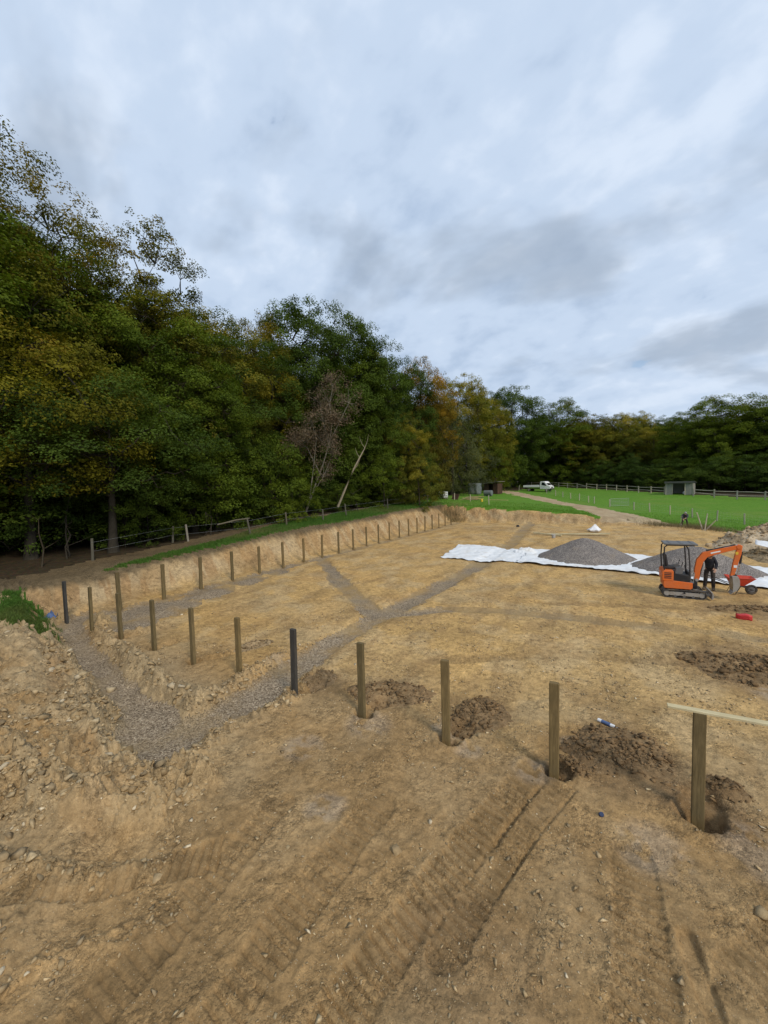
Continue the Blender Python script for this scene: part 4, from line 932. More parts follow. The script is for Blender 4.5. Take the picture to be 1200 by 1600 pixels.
# ------------------------------------------------------------------ people
def skinned(name, verts, edges, rad, mat, parent=None, root=0, sub=2):
    me = bpy.data.meshes.new(name); me.from_pydata(verts, edges, []); me.update()
    o = bpy.data.objects.new(name, me); col.objects.link(o); o.modifiers.new('skin', 'SKIN')
    for i, r_ in enumerate(rad):
        sv = me.skin_vertices[0].data[i]; sv.radius = (r_, r_) if isinstance(r_, float) else r_; sv.use_root = (i == root)
    m = o.modifiers.new('sub', 'SUBSURF'); m.levels = sub; m.render_levels = sub
    dg = bpy.context.evaluated_depsgraph_get(); new = bpy.data.meshes.new_from_object(o.evaluated_get(dg)); new.name = name
    bpy.data.objects.remove(o); 
    for p in new.polygons: p.use_smooth = True
    new.materials.clear(); return link(name, new, mat, parent)
def build_person(loc, rz, J, label, jacket, trousers, headgear, hm):
    """J: joints in local metres, the person faces -y"""
    root = empty('person', loc, rz); tag(root, label, 'person')
    pel, che, nec, hd = Vector(J['pelvis']), Vector(J['chest']), Vector(J['neck']), Vector(J['head'])
    V = [pel, (pel+che)/2, che, nec, nec*.5+hd*.5, hd]; E = [(0, 1), (1, 2), (2, 3), (3, 4), (4, 5)]; Rr = [(.10, .075), (.105, .08), (.15, .105), (.055, .055), (.06, .06), (.085, .10)]
    JV = [pel+Vector((0, 0, -.12)), (pel+che)/2, che, nec-Vector((0, 0, .03))]; JE = [(0, 1), (1, 2), (2, 3)]; JR = [(.175, .135), (.155, .12), (.175, .13), (.075, .07)]
    TV = [pel+Vector((0, 0, .04)), pel-Vector((0, 0, .03))]; TE = [(0, 1)]; TR = [(.15, .11), (.145, .115)]
    for s in ('l', 'r'):
        sh, el, wr = [Vector(J[s+k]) for k in ('sh', 'el', 'wr')]; n = len(V)
        hd_d = (wr-el).normalized(); palm = wr+hd_d*.075
        V += [sh, el, wr, palm]; E += [(2, n), (n, n+1), (n+1, n+2), (n+2, n+3)]; Rr += [.055, .042, .028, (.036, .02)]
        side = hd_d.cross(Vector((0, 1, 0)) if abs(hd_d.y) < .8 else Vector((1, 0, 0))).normalized(); cur = hd_d.cross(side).normalized()
        for k in range(4):
            m = len(V); b0 = palm+side*(k-1.5)*.019; lg = [.030, .036, .034, .026][k]
            V += [b0+hd_d*.015, b0+hd_d*(.015+lg)+cur*.012, b0+hd_d*(.012+lg*1.5)+cur*.035]; E += [(n+3, m), (m, m+1), (m+1, m+2)]; Rr += [.009, .008, .007]
        m = len(V); V += [wr+hd_d*.03+side*.035, wr+hd_d*.065+side*.05+cur*.02]; E += [(n+2, m), (m, m+1)]; Rr += [.012, .009]
        q = len(JV); JV += [sh, el, wr-hd_d*.03]; JE += [(2, q), (q, q+1), (q+1, q+2)]; JR += [.078, .062, .047]
        hp, kn, an, to = [Vector(J[s+k]) for k in ('hp', 'kn', 'an', 'to')]; n = len(V)
        V += [hp, kn, an, to]; E += [(0, n), (n, n+1), (n+1, n+2), (n+2, n+3)]; Rr += [.085, .055, .038, .035]
        q = len(TV); TV += [hp, kn, an+Vector((0, 0, .03))]; TE += [(1, q), (q, q+1), (q+1, q+2)]; TR += [.10, .075, .07]
        B().sphere((an.x*.5+to.x*.5, an.y*.5+to.y*.5, an.z*.3+.035), 1., (.058, .145 if abs(an.x-to.x) < .08 else .10, .058)).tube([tuple(an), tuple(an+(kn-an)*.22)], .058, 10).build('boot', M['boot'], root, True)
    skinned('body', [tuple(v) for v in V], E, Rr, M['skin'], root)
    skinned('jacket', [tuple(v) for v in JV], JE, JR, jacket, root); skinned('trousers', [tuple(v) for v in TV], TE, TR, trousers, root)
    f = Vector(J.get('face', (0, -1, 0))).normalized(); sd = f.cross(Vector((0, 0, 1))).normalized(); up = sd.cross(f)
    B().sphere(tuple(hd+f*.095+up*-.01), .016, (1, 1, 1.5), 1).build('nose', M['skin'], root, True)
    for s in (-1, 1):
        B().sphere(tuple(hd+f*.083+sd*s*.034+up*.02), .011, sub=1).build('eye', M['eye'], root, True)
        B().sphere(tuple(hd+sd*s*.092), .024, (.5, .8, 1.2), 1).build('ear', M['skin'], root, True)
    B().sphere(tuple(hd-f*.012+up*.045), .112, (.98, 1.0, .82)).build(headgear, hm, root, True)
    return root
px, py = 20.34, 14.25
build_person((px, py, hz(px, py)), R(-15), dict(pelvis=(0, 0, .93), chest=(.0, -.08, 1.23), neck=(.03, -.16, 1.38), head=(.06, -.24, 1.47), face=(-.5, -.8, -.35),
    lsh=(.14, -.09, 1.35), lel=(.23, -.10, 1.09), lwr=(.20, -.26, .90), rsh=(-.24, -.09, 1.33), rel=(-.31, -.14, 1.07), rwr=(-.30, -.32, .90),
    lhp=(.10, 0, .88), lkn=(.12, -.03, .48), lan=(.13, .0, .09), lto=(.15, -.15, .03), rhp=(-.10, 0, .88), rkn=(-.12, -.04, .48), ran=(-.15, .0, .09), rto=(-.18, -.15, .03)),
    'person in dark jacket and trousers standing behind the digger boom', M['jacket'], M['trousers'], 'hair', M['hair'])
px, py = 22.35, 41.6
build_person((px, py, hz(px, py)), R(10), dict(pelvis=(.05, .12, .86), chest=(.0, -.12, 1.12), neck=(-.03, -.27, 1.24), head=(-.04, -.38, 1.32), face=(-.1, -.7, -.7),
    lsh=(.19, -.17, 1.18), lel=(.16, -.36, .95), lwr=(-.04, -.46, .86), rsh=(-.20, -.17, 1.18), rel=(-.30, -.32, .96), rwr=(-.24, -.48, .74),
    lhp=(.13, .10, .82), lkn=(.22, -.02, .45), lan=(.26, .08, .09), lto=(.30, -.06, .03), rhp=(-.05, .10, .82), rkn=(-.16, -.03, .45), ran=(-.20, .06, .09), rto=(-.24, -.08, .03)),
    'distant person in dark clothes bending over a spade by the field edge', M['jacket2'], M['trousers'], 'cap', M['cap'])
sp = empty('spade', (px-.33, py-.52, hz(px-.33, py-.52)), 0); tag(sp, 'spade held upright by the bending distant person', 'spade')
B().tube([(0, 0, .25), (.02, .02, .95)], .018, 8).tube([(-.05, .02, .96), (.09, .02, .96)], .016, 6).build('shaft', M['oldwood'], sp); B().prism([(-.09, .28), (.09, .28), (.085, .06), (0, -.02), (-.085, .06)], -.006, .006).build('blade', M['steel'], sp)

# ------------------------------------------------------------------ small things about the site
def bag(x, y, name, label, s=1.):
    b = B(); t = bmesh.new(); bmesh.ops.create_icosphere(t, subdivisions=4, radius=1)
    for v in t.verts:
        p = v.co; a = math.atan2(p.y, p.x); zz = p.z
        w = .48*(1-.35*max(0, zz))*(1+.10*math.sin(5*a+2*zz)+.05*math.sin(11*a)); pk = .20*max(0, zz)**2*(1+.6*math.sin(2*a+.7))
        w *= (1-.45*max(0, zz)); v.co = Vector((p.x*w*1.25/.9+.12*max(0, zz), p.y*w/.9, max(0, .30+zz*.32+pk)))
    o = b.merge(t).build(name, M['bag'], None, True); o.location = (x, y, hz(x, y)-.01); o.scale = (s, s, s); tag(o, label, 'bag'); return o
bag(15.05, 33.9, 'bulk_bag', 'slumped white bulk bag beyond the tall gravel heap', 0.8)
b = B(); b.box(-2.4, 2.4, -.16, .16, 0, .09, .004); o = b.build('scaffold_plank', M['batten']); o.location = (14.0, 31.2, hz(14.0, 31.2)+.08); o.rotation_euler = (0, R(-1), R(12)); tag(o, 'long timber plank lying beyond the tall gravel heap', 'plank')
b = B(); b.box(-1.2, 1.2, -.11, .11, 0, .09, .004); o = b.build('short_plank', M['batten']); o.location = (11.7, 30.3, hz(11.7, 30.3)+.06); o.rotation_euler = (0, R(2), R(-14)); tag(o, 'shorter timber lying left of the long plank', 'plank')
b = B()
for k in range(0, 1): b.tube([(0, 0, 0), (0, 0, .28)], [.13, .16], 14).tube([(-.16, 0, .28), (-.10, 0, .40), (.10, 0, .40), (.16, 0, .28)], .008, 6)
o = b.build('bucket', M['concrete']); o.location = (12.4, 28.8, hz(12.4, 28.8)); tag(o, 'grey builder bucket in front of the lying planks', 'bucket')
b = B(); b.tube([(0, 0, .02), (0, 0, .20)], [.17, .13], 14); o = b.build('black_tub', M['black']); o.location = (7.85, 36.8, hz(7.85, 36.8)); tag(o, 'small black tub near the far cut bank', 'tub')
# red bag
t = bmesh.new(); bmesh.ops.create_cube(t, size=1); bmesh.ops.subdivide_edges(t, edges=t.edges, cuts=3, use_grid_fill=True)
for v in t.verts:
    p = v.co; v.co = Vector((p.x*.36+.03*math.sin(9*p.y), p.y*.22*(1-.2*abs(p.x)), .09+p.z*.17*(1-.5*abs(p.x))+.02*math.sin(7*p.x)))
o = B().merge(t).build('red_sack', M['redplastic'], None, True); o.location = (20.65, 10.25, hz(20.65, 10.25)-.01); o.rotation_euler = (0, 0, R(-15)); tag(o, 'small red plastic sack lying near the digger', 'sack')
# sealant cartridge
root = empty('sealant_tube', (17.05, 1.78, hz(17.05, 1.78)+.035), R(-24)); tag(root, 'blue and white sealant tube lying on the bare earth', 'tube')
B().tube([(-.17, 0, 0), (.13, 0, 0)], .032, 14).build('barrel', M['white_plastic'], root); B().tube([(-.10, 0, 0), (.06, 0, 0)], .0332, 14).build('printed_band', M['blue'], root)
B().tube([(.13, 0, 0), (.15, 0, 0), (.22, 0, 0)], [.022, .016, .007], 10).build('nozzle', M['white_plastic'], root)
B().tube([(0, 0, 0), (0, 0, .05)], [.035, .028], 12).build('bottle_cap', M['darkblue']); o = bpy.data.objects['bottle_cap']; o.location = (17.05, -.62, hz(17.05, -.62)); o.rotation_euler = (R(40), R(10), 0); tag(o, 'dark blue plastic cap on the earth in front of the posts', 'cap')
t = bmesh.new(); bmesh.ops.create_grid(t, x_segments=10, y_segments=10, size=.5)
for v in t.verts: p = v.co; v.co = Vector((p.x*.55, p.y*.4, .10+.16*math.sin(6*p.x+1)*math.cos(5*p.y)+.10*abs(math.sin(9*p.x*p.y+p.x*4))))
o = B().merge(t).build('plastic_scrap', M['blue'], None, True); m = o.modifiers.new('s', 'SOLIDIFY'); m.thickness = .004
o.location = (-.75, -.25, hz(-.75, -.25)); tag(o, 'crumpled blue plastic scrap on the bank left of the corner post', 'plastic scrap')
t = bmesh.new(); bmesh.ops.create_grid(t, x_segments=14, y_segments=14, size=.5)
for v in t.verts: p = v.co; v.co = Vector((p.x*1.9, p.y*1.1, .16+.10*math.sin(5*p.x+1)*math.cos(4*p.y)+.08*abs(math.sin(7*p.x*p.y+p.x*4))))
o = B().merge(t).build('white_board', M['white_plastic'], None, True); m = o.modifiers.new('s', 'SOLIDIFY'); m.thickness = .012
o.location = (25.0, 25.3, hz(25.0, 25.3)+.45); o.rotation_euler = (R(8), R(10), R(-10)); tag(o, 'crumpled white plastic sheet on the brown spoil at the right edge', 'plastic sheet')
# ------------------------------------------------------------------ fences
def gz(x, y): return float(height(np.array([float(x)]), np.array([float(y)]), False)['z'][0])
def round_post(name, mat, parent, x, y, z, r, h, tilt=(0, 0), seg=8):
    me = bpy.data.meshes.get(name+'_shape_%d_%d' % (int(r*1000), int(h*100)))
    if me is None:
        me = B().tube([(0, 0, -.35), (0, 0, h*.5), (0, 0, h-.02), (0, 0, h)], [r, r*.96, r*.94, r*.75], seg).mesh(name+'_shape_%d_%d' % (int(r*1000), int(h*100))); me.materials.append(mat)
    o = bpy.data.objects.new(name, me); col.objects.link(o); o.parent = parent; o.location = (x, y, z); o.rotation_euler = (tilt[0], tilt[1], random.Random(int(x*97+y*31)).uniform(0, 6)); return o
def rail_fence(pts, label, spacing=2.9, h=1.15, seed=1):
    rng = random.Random(seed); pts = np.array(pts, float); d = np.r_[0, np.cumsum(np.hypot(*np.diff(pts, axis=0).T))]; n = int(d[-1]/spacing)
    u = np.linspace(0, d[-1], n+1); X = np.interp(u, d, pts[:, 0]); Y = np.interp(u, d, pts[:, 1])
    root = empty('rail_fence', (X[0], Y[0], gz(X[0], Y[0]))); tag(root, label, 'fence'); o0 = np.array(root.location); last = None
    for i in range(n+1):
        p = np.array((X[i], Y[i], gz(X[i], Y[i])))-o0
        a = math.atan2(Y[min(i+1, n)]-Y[max(i-1, 0)], X[min(i+1, n)]-X[max(i-1, 0)])
        me = bpy.data.meshes.get('rail_post') or B().box(-.085, .085, -.05, .05, -.4, h+.12, .01).mesh('rail_post')
        po = link('post', me, M['rail'], root); po.location = p; po.rotation_euler = (rng.gauss(0, .02), rng.gauss(0, .02), a)
        if last is not None:
            for k, hh in enumerate((.55, 1.08)):
                q0 = Vector(last)+Vector((0, 0, hh+rng.gauss(0, .04))); q1 = Vector(p)+Vector((0, 0, hh+rng.gauss(0, .04)))
                if seed == 1 and i == 6 and k == 1: q1.z -= .45
                m = (q0+q1)/2+Vector((0, 0, rng.gauss(0, .035))); B().tube([q0, m, q1], [.052, .06, .05], 6).build('rail', M['rail'], root)
        last = p
    return root
rail_fence([(-4, 108), (2.4, 103.5), (8, 98.2), (13.1, 92.9), (20, 83.6), (23.4, 79.0)], 'split rail fence along the field edge left of the field shelter', seed=1)
rail_fence([(27.0, 75.4), (31.7, 71.3), (36, 69.2), (46, 65.5), (58, 62)], 'split rail fence along the field edge right of the field shelter', seed=2)
def wire_fence(pts, label, h=1.1, wires=(.15, .4, .65, .9, 1.05), r=.075, mat='rail', mesh=True, seed=0, tilt=.03, grid=.3):
    rng = random.Random(seed); root = empty('wire_fence', (pts[0][0], pts[0][1], gz(*pts[0]))); tag(root, label, 'fence'); o0 = np.array(root.location)
    P = [np.array((x, y, gz(x, y)))-o0 for x, y in pts]
    for p in P: round_post('post', M[mat], root, p[0], p[1], p[2], r, h+rng.uniform(-.08, .08), (rng.gauss(0, tilt), rng.gauss(0, tilt)))
    b = B(); b.bm.free(); b.bm = bmesh.new()
    for p, q in zip(P[:-1], P[1:]):
        for w in wires: b.tube([Vector(p)+Vector((0, 0, w)), Vector(p*.5+q*.5)+Vector((0, 0, w-.02)), Vector(q)+Vector((0, 0, w))], .0028, 4, cap=False)
        if mesh:
            n = int(np.hypot(*(q-p)[:2])/grid)
            for k in range(1, n): s = p+(q-p)*k/n; b.tube([Vector(s)+Vector((0, 0, wires[0])), Vector(s)+Vector((0, 0, wires[-1]))], .0022, 4, cap=False)
    b.build('wire_netting', M['wire'], root); return root
def along(p, q, n): return [(p[0]+(q[0]-p[0])*k/n, p[1]+(q[1]-p[1])*k/n) for k in range(n+1)]
wire_fence([(3.6, 83.2)]+along((5.9, 78.9), (12.4, 67.7), 4)+[(13.3, 66.2)], 'netting fence beside the earth track nearest the white truck', seed=3)
wire_fence(along((15.6, 60.2), (18.5, 57.8), 1)+along((20.2, 55.6), (32.2, 45.6), 6)+[(36, 43.5), (40, 41.5)], 'netting fence running across the field behind the bending person', seed=4)
# field gate lying open between the two fences
gate = empty('field_gate', (15.6, 60.3, gz(15.6, 60.3)+.12), R(38)); tag(gate, 'grey metal field gate beside the wire fence', 'gate')
B().tube([(.1, 0, 0), (.1, 0, 1.0), (3.0, 0, 1.0), (3.0, 0, 0), (.1, 0, 0)], .022, 6).build('frame', M['wire'], gate)
for z in (.2, .4, .6, .8): B().tube([(.1, 0, z), (3.0, 0, z)], .014, 6).build('bar', M['wire'], gate)
# old fence at the foot of the wood
wp = [(145, 874, 1.1), (270, 846, 1.0), (294, 844, 1.05), (391, 833, 1.1), (448, 819, 1.0), (505, 811, .9), (541, 804, 1.1), (606, 793, 1.1), (646, 786, 1.0), (668, 783, 1.0)]
root = None; wpts = []
for k, (a, b_, hh) in enumerate(wp):
    g = at_ground(a, b_+2); wpts.append((g[0], g[1]))
    if root is None: root = empty('wood_edge_fence', tuple(g)); tag(root, 'broken old post and wire fence along the foot of the wood', 'fence'); o0 = g
    p = g-o0; o = round_post('post', M['oldwood' if k in (2, 4) else 'shaded_wood'], root, p[0], p[1], gz(g[0], g[1])-o0[2], .065, hh, (random.Random(k).gauss(0, .05), random.Random(k+50).gauss(0, .10)))
    if k in (2, 4): o['label'] = 'pale peeled post'
g = [np.array((x, y, gz(x, y)))-o0 for x, y in wpts]
for w in (.45, .9):
    B().tube([Vector(q)+Vector((0, 0, w)) for q in g], .004, 4).build('wire', M['wire'], root)
q = Vector(g[3])+Vector((0, 0, 1.05)); B().tube([q+Vector((-.6, -2.0, -.25)), q+Vector((-.25, -.9, -.05)), q], [.04, .05, .045], 6).build('rail', M['shaded_wood'], root)
for k, (a, b_, hh, lb) in enumerate([(764, 788.5, 1.25, 'pale square post on the grass in front of the timber shed'), (735, 784, 1.0, 'pale stake in front of the stacked boards'), (710, 781, 1.0, 'grey stake between the white tank and the stacked boards'), (811, 766, 1.1, 'pale stake behind the tail of the white truck')]):
    p = at_ground(a, b_); o = B().box(-.05, .05, -.05, .05, -.3, hh, .01).build('marker_stake', M['rail']); o.location = (p[0], p[1], gz(p[0], p[1])); o.rotation_euler = (.02, .03*k-.03, .4*k); tag(o, lb, 'stake')
# upturned brush and stakes by the digger man
p = at_ground(1100, 829); root = empty('stake_bundle', (p[0], p[1], gz(p[0], p[1]))); tag(root, 'leaning stakes by the field edge right of the bending person', 'stakes')
for a, b_, h_ in [(-.25, .1, 1.6), (.1, -.1, 1.5), (.35, .2, .9)]: B().tube([(a*.2, b_, -.1), (a*2.2, -b_*.5, h_)], [.05, .04], 6).build('stake', M['rail'], root)

# ------------------------------------------------------------------ field shelter
def shelter():
    p = (25.3, 77.2); root = empty('field_shelter', (p[0], p[1], gz(*p)-.03), R(-13)); tag(root, 'open-fronted pale field shelter on the meadow', 'shelter')
    W, Dp, H = 3.7, 2.6, 2.3
    for k in range(14): x = -W/2+k*W/14; B().box(x+.01, x+W/14-.01, Dp-.03, Dp, 0, H-.2, 0).build('back_board', M['shed_white'], root)
    for s in (-1, 1):
        for k in range(7): y = k*Dp/7; B().box(s*W/2-.02, s*W/2+.02, y+.01, y+Dp/7-.01, 0, H-.1, 0).build('side_board', M['shed_white'], root)
    for a, b_ in ((-W/2, -W/2+.9), (W/2-1.05, W/2)):
        n = 5
        for k in range(n): x0 = a+(b_-a)*k/n; B().box(x0+.012, x0+(b_-a)/n-.012, -.03, .0, .05, H-.25, 0).build('front_board', M['shed_white'], root)
        for x in (a, b_): B().box(x-.06, x+.06, -.055, -.032, 0, H-.2, 0).build('front_post', M['rail'], root)
    B().prism([(-.28, H-.10), (-.28, H-.02), (Dp+.15, H-.28), (Dp+.15, H-.36)], -W/2-.2, W/2+.2, axis='x').build('roof', M['shed_roof'], root)
    B().box(-W/2-.2, W/2+.2, -.32, -.285, H-.34, H-.01).build('fascia', M['shed_roof'], root)
    o = B().sphere((.7, .9, .33), .33, (1.0, .7, 1.0)).build('feed_sack', M['white_plastic']); o.location = root.location; o.rotation_euler = root.rotation_euler; tag(o, 'pale feed sack inside the field shelter', 'sack')
shelter()

# ------------------------------------------------------------------ truck
def truck():
    p = (1.3, 87.4); root = empty('tipper_truck', (p[0], p[1], gz(*p)), R(-16)); tag(root, 'white dropside tipper truck parked by the rail fence', 'truck')
    # nose towards +x
    cab = [(.75, .55), (2.95, .50), (3.02, .75), (2.95, 1.10), (2.55, 1.25), (1.85, 2.05), (1.65, 2.15), (.95, 2.15), (.80, 2.0)]
    c = B().prism(cab, -.95, .95, bev=.05).build('cab', M['white'], root)
    B().prism([(1.80, 1.98), (2.48, 1.28), (2.52, 1.30), (1.86, 2.03)], -.82, .82).build('windscreen', M['glass'], c)
    for s in (-1, 1):
        B().prism([(1.12, 1.32), (2.22, 1.26), (1.72, 1.88), (1.18, 1.95)], s*.958-.004, s*.958+.004).build('side_window', M['glass'], c)
        B().box(2.86, 2.99, s*.72-.16, s*.72+.16, .88, 1.04, .02).build('headlight', M['headlamp'], c)
        B().box(2.0, 2.1, s*1.08-.09, s*1.08+.09, 1.22, 1.48, .02).build('wing_mirror', M['black'], c)
        B().box(1.15, 1.30, s*.962-.01, s*.962+.01, 1.06, 1.10).build('door_handle', M['black'], c)
    B().box(2.92, 3.06, -.92, .92, .40, .66, .03).build('bumper', M['black'], c); B().box(2.97, 3.02, -.45, .45, .74, .98, .01).build('grille', M['black'], c)
    B().box(-2.9, 2.6, -.42, .42, .48, .68, .02).build('chassis', M['black'], root)
    bed = B().box(-3.0, .60, -1.0, 1.0, .86, .96, .01).build('load_bed', M['grey'], root)
    for s in (-1, 1): B().box(-3.0, .60, s*1.0-.025, s*1.0+.025, .965, 1.40, .012).build('drop_side', M['white'], bed)
    B().box(-3.03, -2.98, -.97, .97, .965, 1.40, .012).build('tailboard', M['white'], bed); B().box(.56, .61, -.97, .97, .965, 1.40, .012).build('headboard', M['white'], bed)
    for y in (-.9, -.3, .3, .9): B().tube([(.66, y, .9), (.66, y, 2.05)], .025, 6).build('rack_bar', M['black'], bed)
    B().tube([(.66, -.9, 2.05), (.66, .9, 2.05)], .025, 6).tube([(.66, -.9, 1.7), (.66, .9, 1.7)], .02, 6).build('rack_bar', M['black'], bed)
    for x in (-1.75, 2.15):
        for s in (-1, 1):
            w = B().cyl((x, s*.80, .35), 'y', .35, .22 if x > 0 else .34, 20, .03).build('tyre', M['rubber'], root); B().cyl((x, s*.915 if x > 0 else s*.975, .35), 'y', .19, .02, 14).build('rim', M['steel'], w)
    B().box(-3.05, -3.0, -.9, .9, .55, .70).build('rear_bar', M['black'], root)
truck()

# ------------------------------------------------------------------ sheds and stores by the wood
p = at_ground(767, 774); p = at(767, 774, 80); zz = gz(p[0], p[1])
root = empty('timber_shed', (p[0], p[1], zz-.05), R(-18)); tag(root, 'open brown timber shed with a sloping tin roof', 'shed')
for k in range(9): B().box(-1.5+k*.33, -1.5+k*.33+.31, 1.6, 1.64, 0, 2.0).build('back_board', M['brownwood'], root)
for s, n in ((-1.5, 5), (1.5, 5)):
    for k in range(n): B().box(s-.02, s+.02, k*.33, k*.33+.31, 0, 2.05+.0*k).build('side_board', M['brownwood'], root)
for k in range(3): B().box(-1.48+k*.33, -1.48+k*.33+.31, -.02, .02, 0, 2.05).build('front_board', M['brownwood'], root)
for k in range(3): B().box(.52+k*.33, .52+k*.33+.31, -.02, .02, 0, 2.15).build('front_board', M['brownwood'], root)
B().prism([(-1.75, 2.02), (1.95, 2.36), (1.95, 2.42), (-1.75, 2.08)], -.35, 1.9).build('roof', M['tin'], root)
p = at(742, 773, 78); zz = gz(p[0], p[1])
root = empty('sheeted_store', (p[0], p[1], zz-.05), R(-10)); tag(root, 'grey sheeted store standing left of the timber shed', 'store')
t = bmesh.new(); bmesh.ops.create_cube(t, size=1); bmesh.ops.subdivide_edges(t, edges=t.edges, cuts=6, use_grid_fill=True)
for v in t.verts: q = v.co.copy(); v.co = Vector((q.x*1.9+.05*math.sin(9*q.z+4*q.y), q.y*1.8+.06*math.sin(11*q.x+3*q.z), 1.05+q.z*2.1+.05*math.sin(7*q.x)))
B().merge(t).build('cover', M['tarp'], root, True); B().tube([(-.98, -.93, 1.6), (0, -.98, 1.57), (.98, -.93, 1.62)], .015, 6).build('rope', M['oldwood'], root)
p = at(692.5, 779.5, 63); zz = gz(p[0], p[1])
root = empty('water_tank', (p[0], p[1], zz), R(-25)); tag(root, 'white caged plastic water tank at the edge of the wood', 'tank')
B().box(-.56, .56, -.46, .46, .14, 1.05, .06).build('tank_body', M['white_plastic'], root); B().box(-.6, .6, -.5, .5, 0, .12, .01).build('pallet', M['oldwood'], root); B().cyl((0, 0, 1.08), 'z', .11, .08, 14).build('lid', M['grey'], root)
for k in range(6):
    x = -.575+k*.23; B().tube([(x, -.475, .13), (x, -.475, 1.02)], .010, 5).build('cage_bar', M['wire'], root)
for z in (.35, .6, .85): B().tube([(-.58, -.48, z), (.58, -.48, z)], .010, 5).build('cage_bar', M['wire'], root)
p = at(738, 781, 61); zz = gz(p[0], p[1]); rng = random.Random(3)
for k in range(9):
    o = B().box(-1.3, 1.3, -.10, .10, 0, .045, .004).build('stacked_board', M['plankwood' if k % 3 else 'oldwood']); o.location = (p[0]+rng.uniform(-.5, .4), p[1]+rng.uniform(-.4, .5), zz+.02+k*.055); o.rotation_euler = (rng.uniform(-.02, .02), rng.uniform(-.04, .04), R(rng.uniform(5, 45)))
    tag(o, 'loose board in the untidy pile by the sheeted store', 'board', 'boards in the pile by the store')
p = at(712, 780, 62)
o = B().box(-.6, .6, -.45, .45, 0, .12, .01).build('pallet', M['brownwood']); o.location = (p[0], p[1], gz(p[0], p[1])+.35); o.rotation_euler = (R(62), 0, R(-20)); tag(o, 'brown pallet propped up beside the white tank', 'pallet')
p = at(763, 777, 74); o = B().tube([(-.75, 0, .55), (-.70, 0, .55), (.70, 0, .55), (.75, 0, .55)], [.35, .5, .5, .35], 18).box(-.5, -.4, -.4, .4, 0, .25).box(.4, .5, -.4, .4, 0, .25).build('fuel_tank', M['tarp']); o.location = (p[0], p[1], gz(p[0], p[1])); o.rotation_euler = (0, 0, R(-10)); tag(o, 'round grey fuel tank in front of the timber shed', 'tank')
p = at(753, 783, 58); o = B().tube([(0, 0, 0), (0, 0, .3), (0, 0, .36), (0, 0, .42)], [.14, .14, .06, .05], 10).build('jerry_can', M['yellow']); o.location = (p[0], p[1], gz(p[0], p[1])); tag(o, 'yellow can on the grass before the fuel tank', 'can')
p = at(778, 783, 62); o = B().box(-1.6, 1.6, -.10, .10, 0, .05).build('grass_plank', M['plankwood']); o.location = (p[0], p[1], gz(p[0], p[1])+.05); o.rotation_euler = (0, R(2), R(-8)); tag(o, 'single plank lying on the grass right of the timber pile', 'plank')

# ------------------------------------------------------------------ grass blades where the turf is close enough to see them
def tufts(name, X, Y, hgt, label, cat, seed, mat='verge', w=.012):
    rng = np.random.RandomState(seed); n = len(X); z = zs(X, Y); a = rng.uniform(0, 6.28, n); l = hgt*rng.uniform(.5, 1.3, n); ln = rng.normal(0, .45, (n, 2))*l[:, None]
    dx, dy = np.cos(a)*w, np.sin(a)*w
    V = np.stack([np.c_[X-dx, Y-dy, z-.01], np.c_[X+dx, Y+dy, z-.01], np.c_[X+ln[:, 0], Y+ln[:, 1], z+l]], 1).reshape(-1, 3)
    o = link(name, np_mesh(name, V, np.arange(3*n).reshape(-1, 3)), M[mat]); o['kind'] = 'stuff'; tag(o, label, cat)
def verge_points(regid, n, cond, seed):
    rng = np.random.RandomState(seed); s = np.where((GREG == regid) & cond)[0]; s = s[rng.randint(0, len(s), n)]
    return GP[s, 0]+rng.normal(0, .05, n), GP[s, 1]+rng.normal(0, .07, n)
_d = np.hypot(GP[:, 0]-CAM[0], GP[:, 1]-CAM[1])
x_, y_ = verge_points(2, 14000, (GP[:, 1] < .6) & (GP[:, 0] < 4) & (GP[:, 0] > -4), 1); tufts('grass_patch', x_, y_, .10, 'patch of rough green grass on the bank at the left edge', 'grass', 5, w=.010)
x_, y_ = verge_points(2, 26000, (GP[:, 1] > 1) & (GP[:, 1] < 44) & (GP[:, 0] < -2), 2); tufts('bank_grass', x_, y_, .13, 'grass growing along the top of the left bank', 'grass', 6, w=.016)
x_, y_ = verge_points(3, 22000, (_d < 60), 3); tufts('field_grass', x_, y_, .12, 'grass at the near edges of the field', 'grass', 7, 'meadow', w=.018)
# dry weeds where the soil meets the wood and the field
def weeds(name, n, cx, cy, sx, sy, hgt, label, seed):
    rng = np.random.RandomState(seed); X = cx+rng.normal(0, 1, n)*sx; Y = cy+rng.normal(0, 1, n)*sy; tufts(name, X, Y, hgt, label, 'weeds', seed, 'dryweed', .012)
_t = NT('dry_weed'); M['dryweed'] = _t.finish(_t.ramp(_t.noise(3, 3), [(.3, (.10, .085, .035)), (.7, (.24, .19, .10))]), .9)
weeds('dry_weeds', 1500, 23.6, 40.6, 1.3, .9, .45, 'dry weeds at the field edge right of the bending person', 21)
weeds('dry_weeds', 900, -1.0, 41.3, .9, .6, .6, 'dry weeds in the far left corner of the pit', 22)
weeds('dry_weeds', 700, 20.6, 41.4, .9, .5, .35, 'dry weeds where the earth track enters the pit', 23)
